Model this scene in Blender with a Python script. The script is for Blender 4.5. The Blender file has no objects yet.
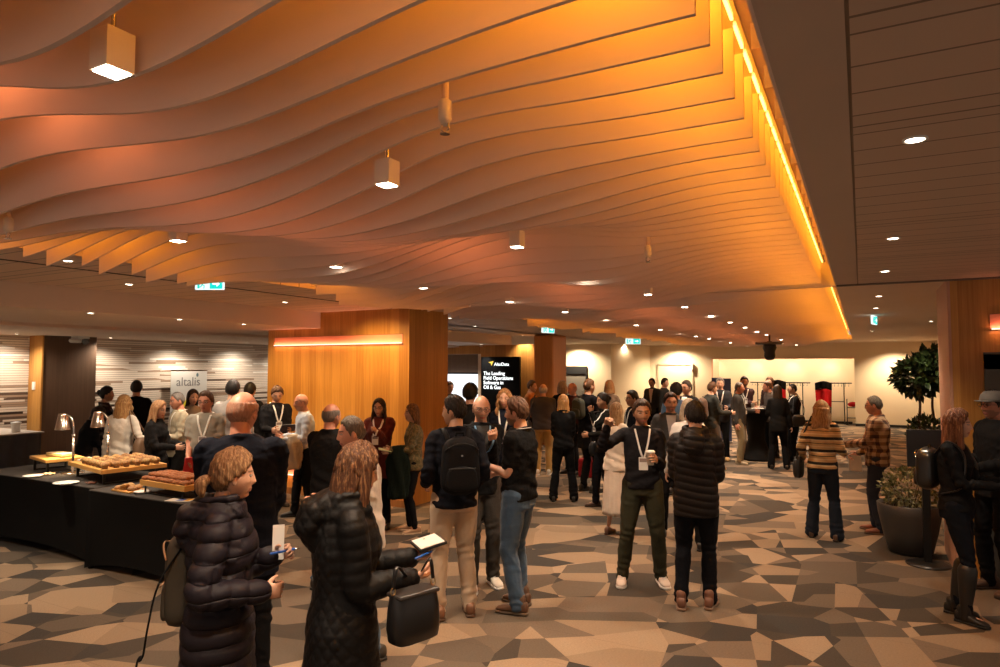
import bpy, math, random
import numpy as np
from mathutils import Vector, Matrix, Euler
from mathutils.bvhtree import BVHTree
random.seed(7)
scene = bpy.context.scene
col = scene.collection
R = math.radians

# ------------------------------------------------------------------ camera, world, exposure
CAM_H = 2.0
FOC = 667.0
YAW = R(28.4)
PITCH = math.atan(33.5 / FOC)
cam_data = bpy.data.cameras.new('camera')
cam_data.sensor_width = 36.0
cam_data.lens = 36.0 * FOC / 1000.0
cam_data.clip_end = 200
cam = bpy.data.objects.new('camera', cam_data)
cam.location = (0, 0, CAM_H)
cam.rotation_euler = (math.pi / 2 + PITCH, 0, YAW)
col.objects.link(cam)
scene.camera = cam
scene.view_settings.view_transform = 'Standard'
scene.view_settings.look = 'None'
scene.view_settings.gamma = 1.0
scene.view_settings.use_curve_mapping = False
scene.view_settings.exposure = 0.32
scene.cycles.use_denoising = True
try:
    scene.cycles.denoiser = 'OPENIMAGEDENOISE'
except Exception:
    pass
scene.cycles.max_bounces = 7
scene.cycles.diffuse_bounces = 4
scene.cycles.sample_clamp_indirect = 4.0
scene.cycles.use_light_tree = True
world = bpy.data.worlds.new('world')
scene.world = world
world.use_nodes = True
world.node_tree.nodes['Background'].inputs[0].default_value = (1.0, 0.78, 0.62, 1)
world.node_tree.nodes['Background'].inputs[1].default_value = 0.36

FW = (-math.sin(YAW) * math.cos(PITCH), math.cos(YAW) * math.cos(PITCH), math.sin(PITCH))
RT = (math.cos(YAW), math.sin(YAW), 0)
UP = (math.sin(YAW) * math.sin(PITCH), -math.cos(YAW) * math.sin(PITCH), math.cos(PITCH))
def ray(px, py):
    a = (px - 500.0) / FOC
    b = -(py - 333.5) / FOC
    return [FW[i] + a * RT[i] + b * UP[i] for i in range(3)]
def at_z(px, py, z):
    r = ray(px, py); t = (z - CAM_H) / r[2]
    return (r[0] * t, r[1] * t, z)
def at_y(px, py, y):
    r = ray(px, py); t = y / r[1]
    return (r[0] * t, y, CAM_H + r[2] * t)
def at_x(px, py, x):
    r = ray(px, py); t = x / r[0]
    return (x, r[1] * t, CAM_H + r[2] * t)
def at_depth(px, d):
    r = ray(px, 367.0)
    return (r[0] * d, r[1] * d)

# ------------------------------------------------------------------ lamps of the room
def area_light(name, loc, rot, sx, sy, power, color):
    l = bpy.data.lights.new(name, 'AREA')
    l.shape = 'RECTANGLE'; l.size = sx; l.size_y = sy
    l.energy = power; l.color = color
    o = bpy.data.objects.new(name, l)
    o.location = loc; o.rotation_euler = rot
    col.objects.link(o); o['kind'] = 'helper'
    return o
def spot_light(name, loc, power, color, angle=95, blend=0.7, rot=(0, 0, 0), size=0.04):
    l = bpy.data.lights.new(name, 'SPOT')
    l.energy = power; l.color = color
    l.spot_size = R(angle); l.spot_blend = blend; l.shadow_soft_size = size
    o = bpy.data.objects.new(name, l)
    o.location = loc; o.rotation_euler = rot
    col.objects.link(o); o['kind'] = 'helper'
    return o
WARM = (1.0, 0.81, 0.60)
AMBER = (1.0, 0.37, 0.015)
ORANGE = (1.0, 0.30, 0.10)
P_COVE = 12.5; P_COVE_L = 7.0; P_SPOT = 115.0; P_SIDE = 85.0; P_WASH = 80.0; P_NICHE = 50.0
# amber LED run above the right ends of the ceiling fins (in three lengths)
for y0, y1 in ((0.3, 7.6), (7.9, 17.0), (17.1, 26.0)):
    n = max(1, int((y1 - y0) / 3))
    for i in range(n):
        a = y0 + (y1 - y0) * i / n; b = y0 + (y1 - y0) * (i + 1) / n
        area_light('cove_and_fill_light', (-0.405, (a + b) / 2, 3.25), (0, R(48), 0), 0.05, b - a, P_COVE * (b - a), AMBER)
# weaker amber run along the left edge; orange fill added above the mid fins
for a, b in ((0.4, 4.0), (4.0, 7.6), (9.0, 14.0), (14.0, 20.0), (20.0, 25.5)):
    area_light('cove_and_fill_light', (-5.0, (a + b) / 2, 3.2), (0, R(-35), 0), 0.05, b - a, P_COVE_L * (b - a), AMBER)
    area_light('cove_and_fill_light', (-2.7, (a + b) / 2, 3.24), (0, 0, 0), 0.05, b - a, P_COVE_L * 0.55 * (b - a), ORANGE)  # added fill to brighten the fins, no LED run here

# ------------------------------------------------------------------ materials
def S(r, g, b):
    def f(c):
        c = c / 255.0
        return c / 12.92 if c <= 0.04045 else ((c + 0.055) / 1.055) ** 2.4
    return (f(r), f(g), f(b))
class NT:
    def __init__(s, name):
        s.m = bpy.data.materials.new(name); s.m.use_nodes = True
        s.t = s.m.node_tree; s.n = s.t.nodes; s.l = s.t.links
        s.b = s.n['Principled BSDF']
    def add(s, typ, **k):
        n = s.n.new(typ)
        for a, v in k.items(): setattr(n, a, v)
        return n
    def set(s, sock, v):
        if isinstance(v, bpy.types.NodeSocket): s.l.new(v, sock)
        elif isinstance(v, (tuple, list)) and len(v) == 3 and sock.type == 'RGBA': sock.default_value = (*v, 1)
        else: sock.default_value = v
    def math(s, op, a, b=0.0, c=None):
        n = s.add('ShaderNodeMath', operation=op)
        s.set(n.inputs[0], a); s.set(n.inputs[1], b)
        if c is not None: s.set(n.inputs[2], c)
        return n.outputs[0]
    def xyz(s):
        tc = s.add('ShaderNodeTexCoord'); sp = s.add('ShaderNodeSeparateXYZ')
        s.l.new(tc.outputs['Object'], sp.inputs[0]); s.obj = tc.outputs['Object']
        return sp.outputs[0], sp.outputs[1], sp.outputs[2]
    def vec(s, x, y, z):
        n = s.add('ShaderNodeCombineXYZ')
        for i, v in enumerate((x, y, z)): s.set(n.inputs[i], v)
        return n.outputs[0]
    def mix(s, f, a, b, mode='MIX'):
        n = s.add('ShaderNodeMix', data_type='RGBA', blend_type=mode)
        s.set(n.inputs['Factor'], f); s.set(n.inputs[6], a); s.set(n.inputs[7], b)
        return n.outputs[2]
    def noise(s, v, scale, detail=3, rough=0.5):
        n = s.add('ShaderNodeTexNoise'); s.set(n.inputs['Vector'], v)
        n.inputs['Scale'].default_value = scale; n.inputs['Detail'].default_value = detail; n.inputs['Roughness'].default_value = rough
        return n.outputs[0]
    def white(s, v):
        n = s.add('ShaderNodeTexWhiteNoise', noise_dimensions='3D'); s.set(n.inputs[0], v)
        return n.outputs[0]
    def ramp(s, f, stops, interp='LINEAR'):
        n = s.add('ShaderNodeValToRGB'); s.set(n.inputs[0], f); r = n.color_ramp; r.interpolation = interp
        while len(r.elements) > 1: r.elements.remove(r.elements[-1])
        r.elements[0].position = stops[0][0]; r.elements[0].color = (*stops[0][1], 1)
        for p, c in stops[1:]:
            e = r.elements.new(p); e.color = (*c, 1)
        return n.outputs[0]
    def bump(s, h, strength=0.3, dist=0.01):
        n = s.add('ShaderNodeBump'); s.set(n.inputs['Height'], h)
        n.inputs['Strength'].default_value = strength; n.inputs['Distance'].default_value = dist
        s.l.new(n.outputs[0], s.b.inputs['Normal'])
    def fin(s, color=None, rough=0.6, metal=0.0, spec=None, emis=None, estr=1.0):
        if color is not None: s.set(s.b.inputs['Base Color'], color)
        s.set(s.b.inputs['Roughness'], rough); s.set(s.b.inputs['Metallic'], metal)
        if spec is not None: s.b.inputs['Specular IOR Level'].default_value = spec
        if emis is not None:
            s.set(s.b.inputs['Emission Color'], emis); s.b.inputs['Emission Strength'].default_value = estr
        return s.m
_mc = {}
def plain(c, rough=0.6, metal=0.0, spec=0.5, nz=0.06, key=None):
    k = ('p', tuple(round(v, 3) for v in c), rough, metal, spec, nz)
    if k in _mc: return _mc[k]
    t = NT('plain'); t.xyz()
    n = t.noise(t.obj, 9.0)
    lo = tuple(v * (1 - nz) for v in c); hi = tuple(min(1, v * (1 + nz)) for v in c)
    _mc[k] = t.fin(t.mix(n, lo, hi), rough, metal, spec)
    return _mc[k]
def emit(c, strength):
    k = ('e', c, strength)
    if k in _mc: return _mc[k]
    t = NT('emitter')
    _mc[k] = t.fin((0.02, 0.02, 0.02), 0.5, emis=c, estr=strength)
    return _mc[k]
def fabric(c, rough=0.9, weave=900, fold=0.5, pattern=None, c2=None, c3=None, sheen=0.15, seam=None):
    k = ('f', c, rough, weave, fold, pattern, c2, c3, sheen, seam)
    if max(c) < 0.03: c = tuple(v * 0.55 for v in c)
    if k in _mc: return _mc[k]
    t = NT('fabric'); x, y, z = t.xyz()
    n = t.noise(t.obj, 6.0, 4)
    base = t.mix(n, tuple(v * 0.85 for v in c), tuple(min(1, v * 1.12) for v in c))
    if pattern == 'stripe':
        f = t.math('FRACT', t.math('MULTIPLY', z, 1 / 0.145))
        base = t.ramp(f, [(0, c2), (0.22, c), (0.40, c3), (0.48, c), (0.66, c2), (0.72, c), (0.88, c3)], 'CONSTANT')
    if pattern == 'plaid':
        fa = t.math('GREATER_THAN', t.math('FRACT', t.math('MULTIPLY', t.math('ADD', x, y), 1 / 0.085)), 0.52)
        fb = t.math('GREATER_THAN', t.math('FRACT', t.math('MULTIPLY', z, 1 / 0.085)), 0.52)
        s_ = t.math('MULTIPLY', t.math('ADD', fa, fb), 0.5)
        base = t.ramp(s_, [(0, c), (0.4, c3), (0.8, c2)], 'CONSTANT')
    if pattern == 'speckle':
        base = t.mix(t.math('GREATER_THAN', t.noise(t.obj, 45.0, 2), 0.52), c, c2)
    w = t.noise(t.obj, weave, 1)
    fo = t.noise(t.vec(t.math('MULTIPLY', x, 9.0), t.math('MULTIPLY', y, 9.0), t.math('MULTIPLY', z, 14.0)), 1.0, 4, 0.6)
    h = t.math('ADD', t.math('MULTIPLY', w, 0.05), t.math('MULTIPLY', fo, fold))
    if seam:
        wob = t.math('MULTIPLY', t.noise(t.obj, 7.0, 2), 0.05)
        sn = t.math('POWER', t.math('ABSOLUTE', t.math('SINE', t.math('MULTIPLY', t.math('ADD', z, wob), math.pi / seam))), 0.35)
        h = t.math('ADD', h, t.math('MULTIPLY', sn, 0.9))
        base = t.mix(t.math('MULTIPLY', t.math('LESS_THAN', sn, 0.42), 0.5), base, tuple(v * 0.3 for v in c))
    t.bump(h, 0.6 if not seam else 0.75, 0.02)
    m = t.fin(base, rough, spec=0.2 if rough < 0.6 else 0.12)
    t.b.inputs['Sheen Weight'].default_value = 0.0 if max(c) < 0.08 else sheen
    _mc[k] = m
    return m
def hair_mat(c, c2=None):
    c2 = c2 or tuple(min(1, v * 1.5 + 0.004) for v in c)
    k = ('h', c, c2)
    if k in _mc: return _mc[k]
    t = NT('hair'); x, y, z = t.xyz()
    v = t.vec(t.math('MULTIPLY', x, 120.0), t.math('MULTIPLY', y, 120.0), t.math('MULTIPLY', z, 9.0))
    n = t.noise(v, 1.0, 4, 0.7)
    t.bump(n, 0.9, 0.008)
    _mc[k] = t.fin(t.ramp(n, [(0.34, tuple(v * 0.75 for v in c)), (0.5, c), (0.70, c2)]), 0.48, spec=0.28)
    return _mc[k]
def skin_mat(c):
    k = ('s', c)
    if k in _mc: return _mc[k]
    t = NT('skin'); t.xyz()
    a = t.add('ShaderNodeAttribute', attribute_name='feat')
    n = t.noise(t.obj, 30.0, 3)
    base = t.mix(n, tuple(v * 0.88 for v in c), tuple(min(1, v * 1.1) for v in c))
    t.bump(t.noise(t.obj, 240.0, 2), 0.15, 0.002)
    t.b.inputs['Subsurface Weight'].default_value = 0.0
    _mc[k] = t.fin(t.mix(a.outputs['Alpha'], base, a.outputs['Color']), 0.48, spec=0.45)
    return _mc[k]

# ------------------------------------------------------------------ mesh helpers
class MB:
    """collects closed shapes for one mesh"""
    def __init__(s): s.v = []; s.f = []; s.mi = []; s.n = 0; s.m = 0
    def raw(s, v, f, m=None):
        v = np.asarray(v, float); s.v.append(v)
        s.f += [tuple(i + s.n for i in q) for q in f]
        s.mi += [s.m if m is None else m] * len(f)
        s.n += len(v); return s
    def box(s, x0, y0, z0, x1, y1, z1, m=None, M=None):
        v = np.array([(x, y, z) for z in (z0, z1) for y in (y0, y1) for x in (x0, x1)], float)
        if M is not None: v = xf(v, M)
        return s.raw(v, [(0, 2, 3, 1), (4, 5, 7, 6), (0, 1, 5, 4), (2, 6, 7, 3), (0, 4, 6, 2), (1, 3, 7, 5)], m)
    def loft(s, rings, caps=True, m=None, closed=True):
        rings = [np.asarray(r, float) for r in rings]; n = len(rings[0]); v = np.concatenate(rings); f = []
        k = n if closed else n - 1
        for i in range(len(rings) - 1):
            for j in range(k):
                a = i * n + j; b = i * n + (j + 1) % n
                f.append((a, b, b + n, a + n))
        if caps:
            c0 = len(v); v = np.vstack([v, rings[0].mean(0), rings[-1].mean(0)]); L = (len(rings) - 1) * n
            for j in range(n):
                f.append((c0, (j + 1) % n, j)); f.append((c0 + 1, L + j, L + (j + 1) % n))
        return s.raw(v, f, m)
    def tube(s, pts, rad, n=12, ref=None, caps=True, m=None, round_ends=True):
        """rad: list of r or (ru, rv); ref: direction of ru"""
        pts = np.asarray(pts, float); k = len(pts)
        rr = np.array([(r, r) if np.isscalar(r) else r for r in rad], float)
        tg = np.gradient(pts, axis=0); tg /= np.linalg.norm(tg, axis=1)[:, None] + 1e-9
        u = np.array(ref if ref is not None else ((1, 0, 0) if abs(tg[0][0]) < 0.8 else (0, 1, 0)), float)
        rings = []; ang = np.arange(n) * 2 * math.pi / n
        P = list(pts); RR = list(rr); T = list(tg)
        if round_ends and caps:
            r0 = min(rr[0]) * 0.5; r1 = min(rr[-1]) * 0.5
            P = [pts[0] - tg[0] * r0 * 1.6, pts[0] - tg[0] * r0] + P + [pts[-1] + tg[-1] * r1, pts[-1] + tg[-1] * r1 * 1.6]
            RR = [rr[0] * 0.45, rr[0] * 0.82] + RR + [rr[-1] * 0.82, rr[-1] * 0.45]
            T = [tg[0]] * 2 + T + [tg[-1]] * 2
        for p, r, t in zip(P, RR, T):
            uu = u - t * np.dot(u, t); uu /= np.linalg.norm(uu) + 1e-9
            if ref is None: u = uu
            vv = np.cross(t, uu)
            rings.append(p + np.outer(np.cos(ang) * r[0], uu) + np.outer(np.sin(ang) * r[1], vv))
        return s.loft(rings, caps, m)
    def cyl(s, x, y, z0, z1, r, r1=None, n=24, m=None):
        return s.tube([(x, y, z0), (x, y, z1)], [r, r if r1 is None else r1], n, round_ends=False, m=m)
    def ell(s, c, r, n=16, m=None, M=None):
        th = np.linspace(0.12, math.pi - 0.12, n // 2 + 1); rings = []
        a = np.arange(n) * 2 * math.pi / n
        for t in th:
            q = np.stack([np.cos(a) * math.sin(t) * r[0], np.sin(a) * math.sin(t) * r[1], np.full(n, -math.cos(t) * r[2])], 1)
            if M is not None: q = xf(q, M)
            rings.append(q + np.array(c))
        return s.loft(rings, True, m)
    def lathe(s, prof, c=(0, 0, 0), n=24, m=None):
        a = np.arange(n) * 2 * math.pi / n
        return s.loft([np.stack([c[0] + np.cos(a) * r, c[1] + np.sin(a) * r, np.full(n, c[2] + z)], 1) for r, z in prof], True, m)
    def mesh(s, name='mesh', smooth=True):
        me = bpy.data.meshes.new(name)
        V = np.concatenate(s.v) if s.v else np.zeros((0, 3))
        me.from_pydata(V.tolist(), [], s.f)
        me.polygons.foreach_set('material_index', s.mi)
        if smooth: me.polygons.foreach_set('use_smooth', [True] * len(s.f))
        me.update(); return me
    def build(s, name, mats, parent=None, smooth=False, bevel=0.0, loc=None):
        me = s.mesh(name, smooth)
        return link(name, me, mats, parent, bevel, loc)
def link(name, me, mats, parent=None, bevel=0.0, loc=None):
    if not isinstance(mats, (list, tuple)): mats = [mats]
    me.materials.clear()
    for m in mats: me.materials.append(m)
    o = bpy.data.objects.new(name, me); col.objects.link(o)
    if parent is not None: o.parent = parent
    if loc is not None: o.location = loc
    if bevel > 0:
        b = o.modifiers.new('bevel', 'BEVEL'); b.width = bevel; b.segments = 2; b.limit_method = 'ANGLE'; b.angle_limit = R(40)
    return o
def xf(v, M):
    M = np.array(M); v = np.asarray(v, float)
    return v @ M[:3, :3].T + M[:3, 3]
def thing(name, label, cat, loc=(0, 0, 0), rz=0.0, group=None):
    o = bpy.data.objects.new(name, None); col.objects.link(o)
    o.empty_display_size = 0.1; o.location = loc; o.rotation_euler = (0, 0, rz)
    return tag(o, label, cat, group)
def tag(o, label, cat, group=None):
    o['label'] = label; o['category'] = cat
    if group: o['group'] = group
    return o
def struct(o):
    o['kind'] = 'structure'; return o
def copy_tree(o, parent=None):
    c = o.copy(); col.objects.link(c)
    if parent is not None: c.parent = parent
    for ch in o.children: copy_tree(ch, c)
    return c
def remesh(mb, vox, smooth=4, sf=0.5):
    me = mb.mesh('tmp'); o = bpy.data.objects.new('tmp', me); col.objects.link(o)
    r = o.modifiers.new('r', 'REMESH'); r.mode = 'VOXEL'; r.voxel_size = vox; r.use_smooth_shade = True
    if smooth:
        s_ = o.modifiers.new('s', 'SMOOTH'); s_.factor = sf; s_.iterations = smooth
    dg = bpy.context.evaluated_depsgraph_get(); dg.update()
    out = bpy.data.meshes.new_from_object(o.evaluated_get(dg))
    bpy.data.objects.remove(o); bpy.data.meshes.remove(me)
    return out
def co_of(me):
    a = np.empty(len(me.vertices) * 3); me.vertices.foreach_get('co', a); return a.reshape(-1, 3)
def no_of(me):
    a = np.empty(len(me.vertices) * 3); me.vertices.foreach_get('normal', a); return a.reshape(-1, 3)
def set_co(me, v): me.vertices.foreach_set('co', v.ravel()); me.update()
def faces_of(me): return [tuple(p.vertices) for p in me.polygons]
def sstep(a, b, x):
    t = np.clip((x - a) / (b - a), 0, 1); return t * t * (3 - 2 * t)
def smooth_path(pts, rad, n=7):
    """Catmull-Rom through points with radii"""
    P = np.array(pts, float); Q = np.array([(r, r) if np.isscalar(r) else r for r in rad], float)
    A = np.hstack([P, Q]); A = np.vstack([2 * A[0] - A[1], A, 2 * A[-1] - A[-2]]); out = []
    for i in range(1, len(A) - 2):
        for k in range(n):
            t = k / n; p0, p1, p2, p3 = A[i - 1], A[i], A[i + 1], A[i + 2]
            out.append(0.5 * (2 * p1 + (p2 - p0) * t + (2 * p0 - 5 * p1 + 4 * p2 - p3) * t * t + (3 * p1 - p0 - 3 * p2 + p3) * t ** 3))
    out.append(A[-2]); out = np.array(out)
    return out[:, :3], np.maximum(out[:, 3:], 0.003)
ONES = 'zeroth first second third fourth fifth sixth seventh eighth ninth tenth eleventh twelfth thirteenth fourteenth fifteenth sixteenth seventeenth eighteenth nineteenth'.split()
TENS = {2: ('twentieth', 'twenty'), 3: ('thirtieth', 'thirty'), 4: ('fortieth', 'forty'), 5: ('fiftieth', 'fifty'), 6: ('sixtieth', 'sixty'), 7: ('seventieth', 'seventy'), 8: ('eightieth', 'eighty'), 9: ('ninetieth', 'ninety')}
def ordinal(n):
    if n < 20: return ONES[n]
    a, b = divmod(n, 10)
    return TENS[a][0] if b == 0 else TENS[a][1] + '-' + ONES[b]
def text_mesh(s, size, mat, M, parent, name='lettering', ext=0.003, align='LEFT', offset=0.0):
    cu = bpy.data.curves.new('txt', 'FONT'); cu.body = s; cu.size = size; cu.extrude = ext; cu.align_x = align; cu.offset = offset
    o = bpy.data.objects.new('txt', cu); col.objects.link(o)
    dg = bpy.context.evaluated_depsgraph_get(); me = bpy.data.meshes.new_from_object(o.evaluated_get(dg))
    bpy.data.objects.remove(o); me.transform(M)
    return link(name, me, mat, parent)
# ------------------------------------------------------------------ setting: materials
def m_carpet():
    t = NT('carpet'); x, y, z = t.xyz()
    def vor(ax, ay, sx, sy, sc, seed):
        u = t.math('MULTIPLY', t.math('ADD', t.math('MULTIPLY', x, ax), t.math('MULTIPLY', y, ay)), sx)
        v = t.math('MULTIPLY', t.math('SUBTRACT', t.math('MULTIPLY', y, ax), t.math('MULTIPLY', x, ay)), sy)
        n = t.add('ShaderNodeTexVoronoi', voronoi_dimensions='2D', feature='F1'); t.set(n.inputs['Vector'], t.vec(t.math('ADD', u, seed), t.math('ADD', v, seed * 1.7), 0.0))
        n.inputs['Scale'].default_value = sc; n.inputs['Randomness'].default_value = 1.0
        s_ = t.add('ShaderNodeSeparateColor'); t.l.new(n.outputs['Color'], s_.inputs[0])
        return s_.outputs[0], s_.outputs[1]
    a, a2 = vor(0.86, 0.5, 0.8, 1.7, 1.9, 3.1)
    b, b2 = vor(-0.3, 0.95, 0.7, 1.6, 1.6, 9.7)
    pick = t.math('FRACT', t.math('ADD', t.math('MULTIPLY', a, 1.0), t.math('MULTIPLY', t.math('GREATER_THAN', b, 0.5), t.math('ADD', t.math('MULTIPLY', b2, 0.6), 0.2))))
    c = t.ramp(pick, [(0.0, (0.070, 0.056, 0.044)), (0.20, (0.27, 0.19, 0.125)), (0.36, (0.12, 0.093, 0.070)), (0.50, (0.17, 0.125, 0.09)),
                      (0.62, (0.055, 0.048, 0.042)), (0.74, (0.33, 0.235, 0.155)), (0.88, (0.145, 0.11, 0.08))], 'CONSTANT')
    fine = t.noise(t.vec(t.math('MULTIPLY', x, 60.0), t.math('MULTIPLY', y, 320.0), 0.0), 1.0, 2)
    c = t.mix(0.55, c, t.ramp(fine, [(0.3, (0.45, 0.45, 0.45)), (0.7, (1.0, 1.0, 1.0))]), 'MULTIPLY')
    sx = t.math('LESS_THAN', t.math('ABSOLUTE', t.math('SUBTRACT', t.math('FRACT', t.math('MULTIPLY', y, 1 / 0.5)), 0.5)), 0.004)
    c = t.mix(t.math('MULTIPLY', sx, 0.35), c, (0.04, 0.035, 0.03))
    t.bump(t.noise(t.obj, 420.0, 2), 0.35, 0.004)
    return t.fin(c, 0.95, spec=0.12)
def m_wood(c1, c2, w=0.16, horiz=False, rough=0.42, name='wood'):
    t = NT(name); x, y, z = t.xyz()
    s_ = t.math('ADD', x, y) if not horiz else z
    p = t.math('MULTIPLY', s_, 1 / w); cell = t.math('FLOOR', p); fr = t.math('FRACT', p)
    rnd = t.white(t.vec(cell, 3.3, 1.1))
    long = z if not horiz else t.math('ADD', x, y)
    g = t.noise(t.vec(t.math('MULTIPLY', s_, 45.0), t.math('MULTIPLY', long, 1.3), t.math('MULTIPLY', rnd, 20.0)), 1.0, 5, 0.62)
    f = t.math('ADD', t.math('MULTIPLY', g, 0.75), t.math('MULTIPLY', rnd, 0.32))
    c = t.ramp(f, [(0.25, c1), (0.8, c2)])
    seam = t.math('LESS_THAN', fr, 0.012)
    c = t.mix(t.math('MULTIPLY', seam, 0.45), c, tuple(v * 0.4 for v in c1))
    t.bump(t.math('SUBTRACT', g, t.math('MULTIPLY', seam, 0.8)), 0.15, 0.004)
    return t.fin(c, rough, spec=0.35)
def m_planks(c, axis='y', seams=0.16, name='plank_ceiling'):
    t = NT(name); x, y, z = t.xyz(); s_ = y if axis == 'y' else x
    p = t.math('MULTIPLY', s_, 1 / seams); fr = t.math('FRACT', p); cell = t.math('FLOOR', p)
    r_ = t.white(t.vec(cell, 1.0, 2.0)); r2 = t.white(t.vec(cell, 5.0, 2.0))
    f2 = t.math('LESS_THAN', t.math('ABSOLUTE', t.math('SUBTRACT', fr, t.math('ADD', 0.25, t.math('MULTIPLY', r2, 0.5)))), 0.03)
    f2 = t.math('MULTIPLY', f2, t.math('GREATER_THAN', r_, 0.45))
    seam = t.math('MAXIMUM', t.math('LESS_THAN', fr, 0.05), f2)
    g = t.noise(t.vec(t.math('MULTIPLY', x, 3.0), t.math('MULTIPLY', y, 3.0), 0.0), 1.0, 3)
    cc = t.mix(t.math('MULTIPLY', r_, 0.35), c, tuple(v * 0.85 for v in c))
    cc = t.mix(t.math('MULTIPLY', seam, 0.8), cc, tuple(v * 0.25 for v in c))
    t.bump(t.math('SUBTRACT', t.math('MULTIPLY', g, 0.1), seam), 0.5, 0.01)
    return t.fin(cc, 0.7, spec=0.2)
def m_strips():
    """staggered horizontal slats of the left wall"""
    t = NT('slat_wall'); x, y, z = t.xyz()
    row = t.math('FLOOR', t.math('MULTIPLY', z, 1 / 0.042)); fr = t.math('FRACT', t.math('MULTIPLY', z, 1 / 0.042))
    rr = t.white(t.vec(row, 7.0, 1.0)); ln = t.math('ADD', 0.5, t.math('MULTIPLY', rr, 1.6))
    cellx = t.math('FLOOR', t.math('DIVIDE', t.math('ADD', y, t.math('MULTIPLY', rr, 37.0)), ln))
    r2 = t.white(t.vec(row, cellx, 4.0))
    big = t.noise(t.vec(0.0, t.math('MULTIPLY', y, 0.25), t.math('MULTIPLY', row, 0.22)), 1.0, 2)
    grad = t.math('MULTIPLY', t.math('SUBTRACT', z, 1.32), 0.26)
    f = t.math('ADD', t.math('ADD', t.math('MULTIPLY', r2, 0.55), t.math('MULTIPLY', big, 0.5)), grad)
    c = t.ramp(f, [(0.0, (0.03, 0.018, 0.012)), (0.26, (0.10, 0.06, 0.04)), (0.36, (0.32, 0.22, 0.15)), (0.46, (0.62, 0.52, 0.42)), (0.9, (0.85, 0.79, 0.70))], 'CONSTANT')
    edge = t.math('LESS_THAN', fr, 0.17)
    c = t.mix(t.math('MULTIPLY', edge, 0.8), c, (0.08, 0.05, 0.03))
    t.bump(t.math('SUBTRACT', r2, t.math('MULTIPLY', edge, 0.5)), 0.7, 0.02)
    return t.fin(c, 0.6, spec=0.3)
def m_plaster(c, name='plaster'):
    t = NT(name); t.xyz()
    n = t.noise(t.obj, 2.0, 4)
    t.bump(t.noise(t.obj, 120.0, 2), 0.06, 0.002)
    return t.fin(t.mix(n, tuple(v * 0.95 for v in c), tuple(min(1, v * 1.03) for v in c)), 0.75, spec=0.2)
M_carpet = m_carpet()
M_wood = m_wood((0.36, 0.15, 0.030), (0.62, 0.31, 0.075))
M_wood_dk = m_wood((0.20, 0.085, 0.03), (0.36, 0.17, 0.06), 0.22, name='dark_wood')
M_brown = m_wood((0.115, 0.068, 0.042), (0.17, 0.105, 0.068), 0.3, name='brown_panel')
M_board = m_wood((0.50, 0.24, 0.055), (0.70, 0.38, 0.11), 0.5, horiz=True, name='serving_board_wood')
M_plank = m_planks((0.60, 0.47, 0.38), 'y', 0.21)
M_slat = m_planks((0.74, 0.58, 0.46), 'y', 0.26, 'slatted_ceiling')
M_soff = m_plaster((0.56, 0.45, 0.37), 'soffit_paint')
M_ceil = m_plaster((0.74, 0.61, 0.50), 'ceiling_paint')
M_cream = m_plaster((0.70, 0.57, 0.40), 'cream_paint')
M_niche = m_plaster((0.86, 0.72, 0.52), 'niche_paint')
M_fin = m_plaster((0.80, 0.65, 0.57), 'fin_felt')
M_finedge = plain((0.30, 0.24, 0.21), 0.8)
M_strips = m_strips()
M_black = plain((0.012, 0.012, 0.013), 0.5)
M_metal = plain((0.62, 0.60, 0.58), 0.22, 1.0)
M_blackmetal = plain((0.02, 0.02, 0.02), 0.35, 0.6)
M_white = plain((0.82, 0.80, 0.76), 0.4)
M_lampon = emit((1.0, 0.86, 0.66), 16.0)
M_lampdim = emit((1.0, 0.88, 0.72), 5.0)

CZ = 2.85
def slab(name, x0, y0, z0, x1, y1, z1, m):
    return struct(MB().box(x0, y0, z0, x1, y1, z1).build(name, m))
slab('floor', -14, -3, -0.1, 6, 27.5, 0, M_carpet)
# right-hand ceiling: plain margin, planked field, plaster beyond the columns
slab('ceiling', -0.205, -3, CZ, -0.015, 7.72, CZ + 0.05, M_soff)
slab('ceiling', -0.005, -3, CZ, 6, 7.72, CZ + 0.05, M_plank)
slab('ceiling', -0.205, 7.80, CZ, 6, 25.7, CZ + 0.05, M_ceil)
slab('trim_1', -0.205, 7.72, CZ - 0.012, 6, 7.80, CZ + 0.06, plain((0.12, 0.09, 0.07), 0.6))
slab('trim_2', -0.015, -3, CZ + 0.004, -0.005, 7.72, CZ + 0.05, plain((0.25, 0.19, 0.15), 0.7))
slab('trim_3', -0.215, -3, CZ, -0.205, 25.7, 3.34, M_fin)            # upstand of the light cove
slab('ceiling', -7.3, -3, 3.32, -0.2, 27, 3.40, M_fin)               # above the fins
slab('ceiling', -7.4, -3, CZ, -5.25, 25.7, CZ + 0.05, M_slat)         # slatted field on the left
slab('trim_9', -2.2, 7.74, 2.84, -0.205, 7.80, 3.1, M_ceil)
slab('trim_4', -5.27, -3, CZ + 0.05, -5.25, 25.7, 3.34, M_fin)
slab('trim_5', -5.95, -3, CZ - 0.006, -5.93, 7.7, CZ, plain((0.10, 0.07, 0.05), 0.7))
slab('ceiling', -14, -3, 2.60, -7.4, 7.8, 2.86, M_ceil)              # lowered ceiling and its front
slab('ceiling', -14, 7.8, 2.60, -8.4, 16.2, 2.86, M_ceil)
slab('ceiling', -14, 16.2, 2.85, -8.4, 25.7, 2.90, M_ceil)
slab('ceiling', -14, 3.0, 2.555, -9.9, 15.9, 2.61, M_ceil)
# left wall
slab('wall_left', -13.15, -3, 0, -13.0, 16.0, 2.6, M_strips)
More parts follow.
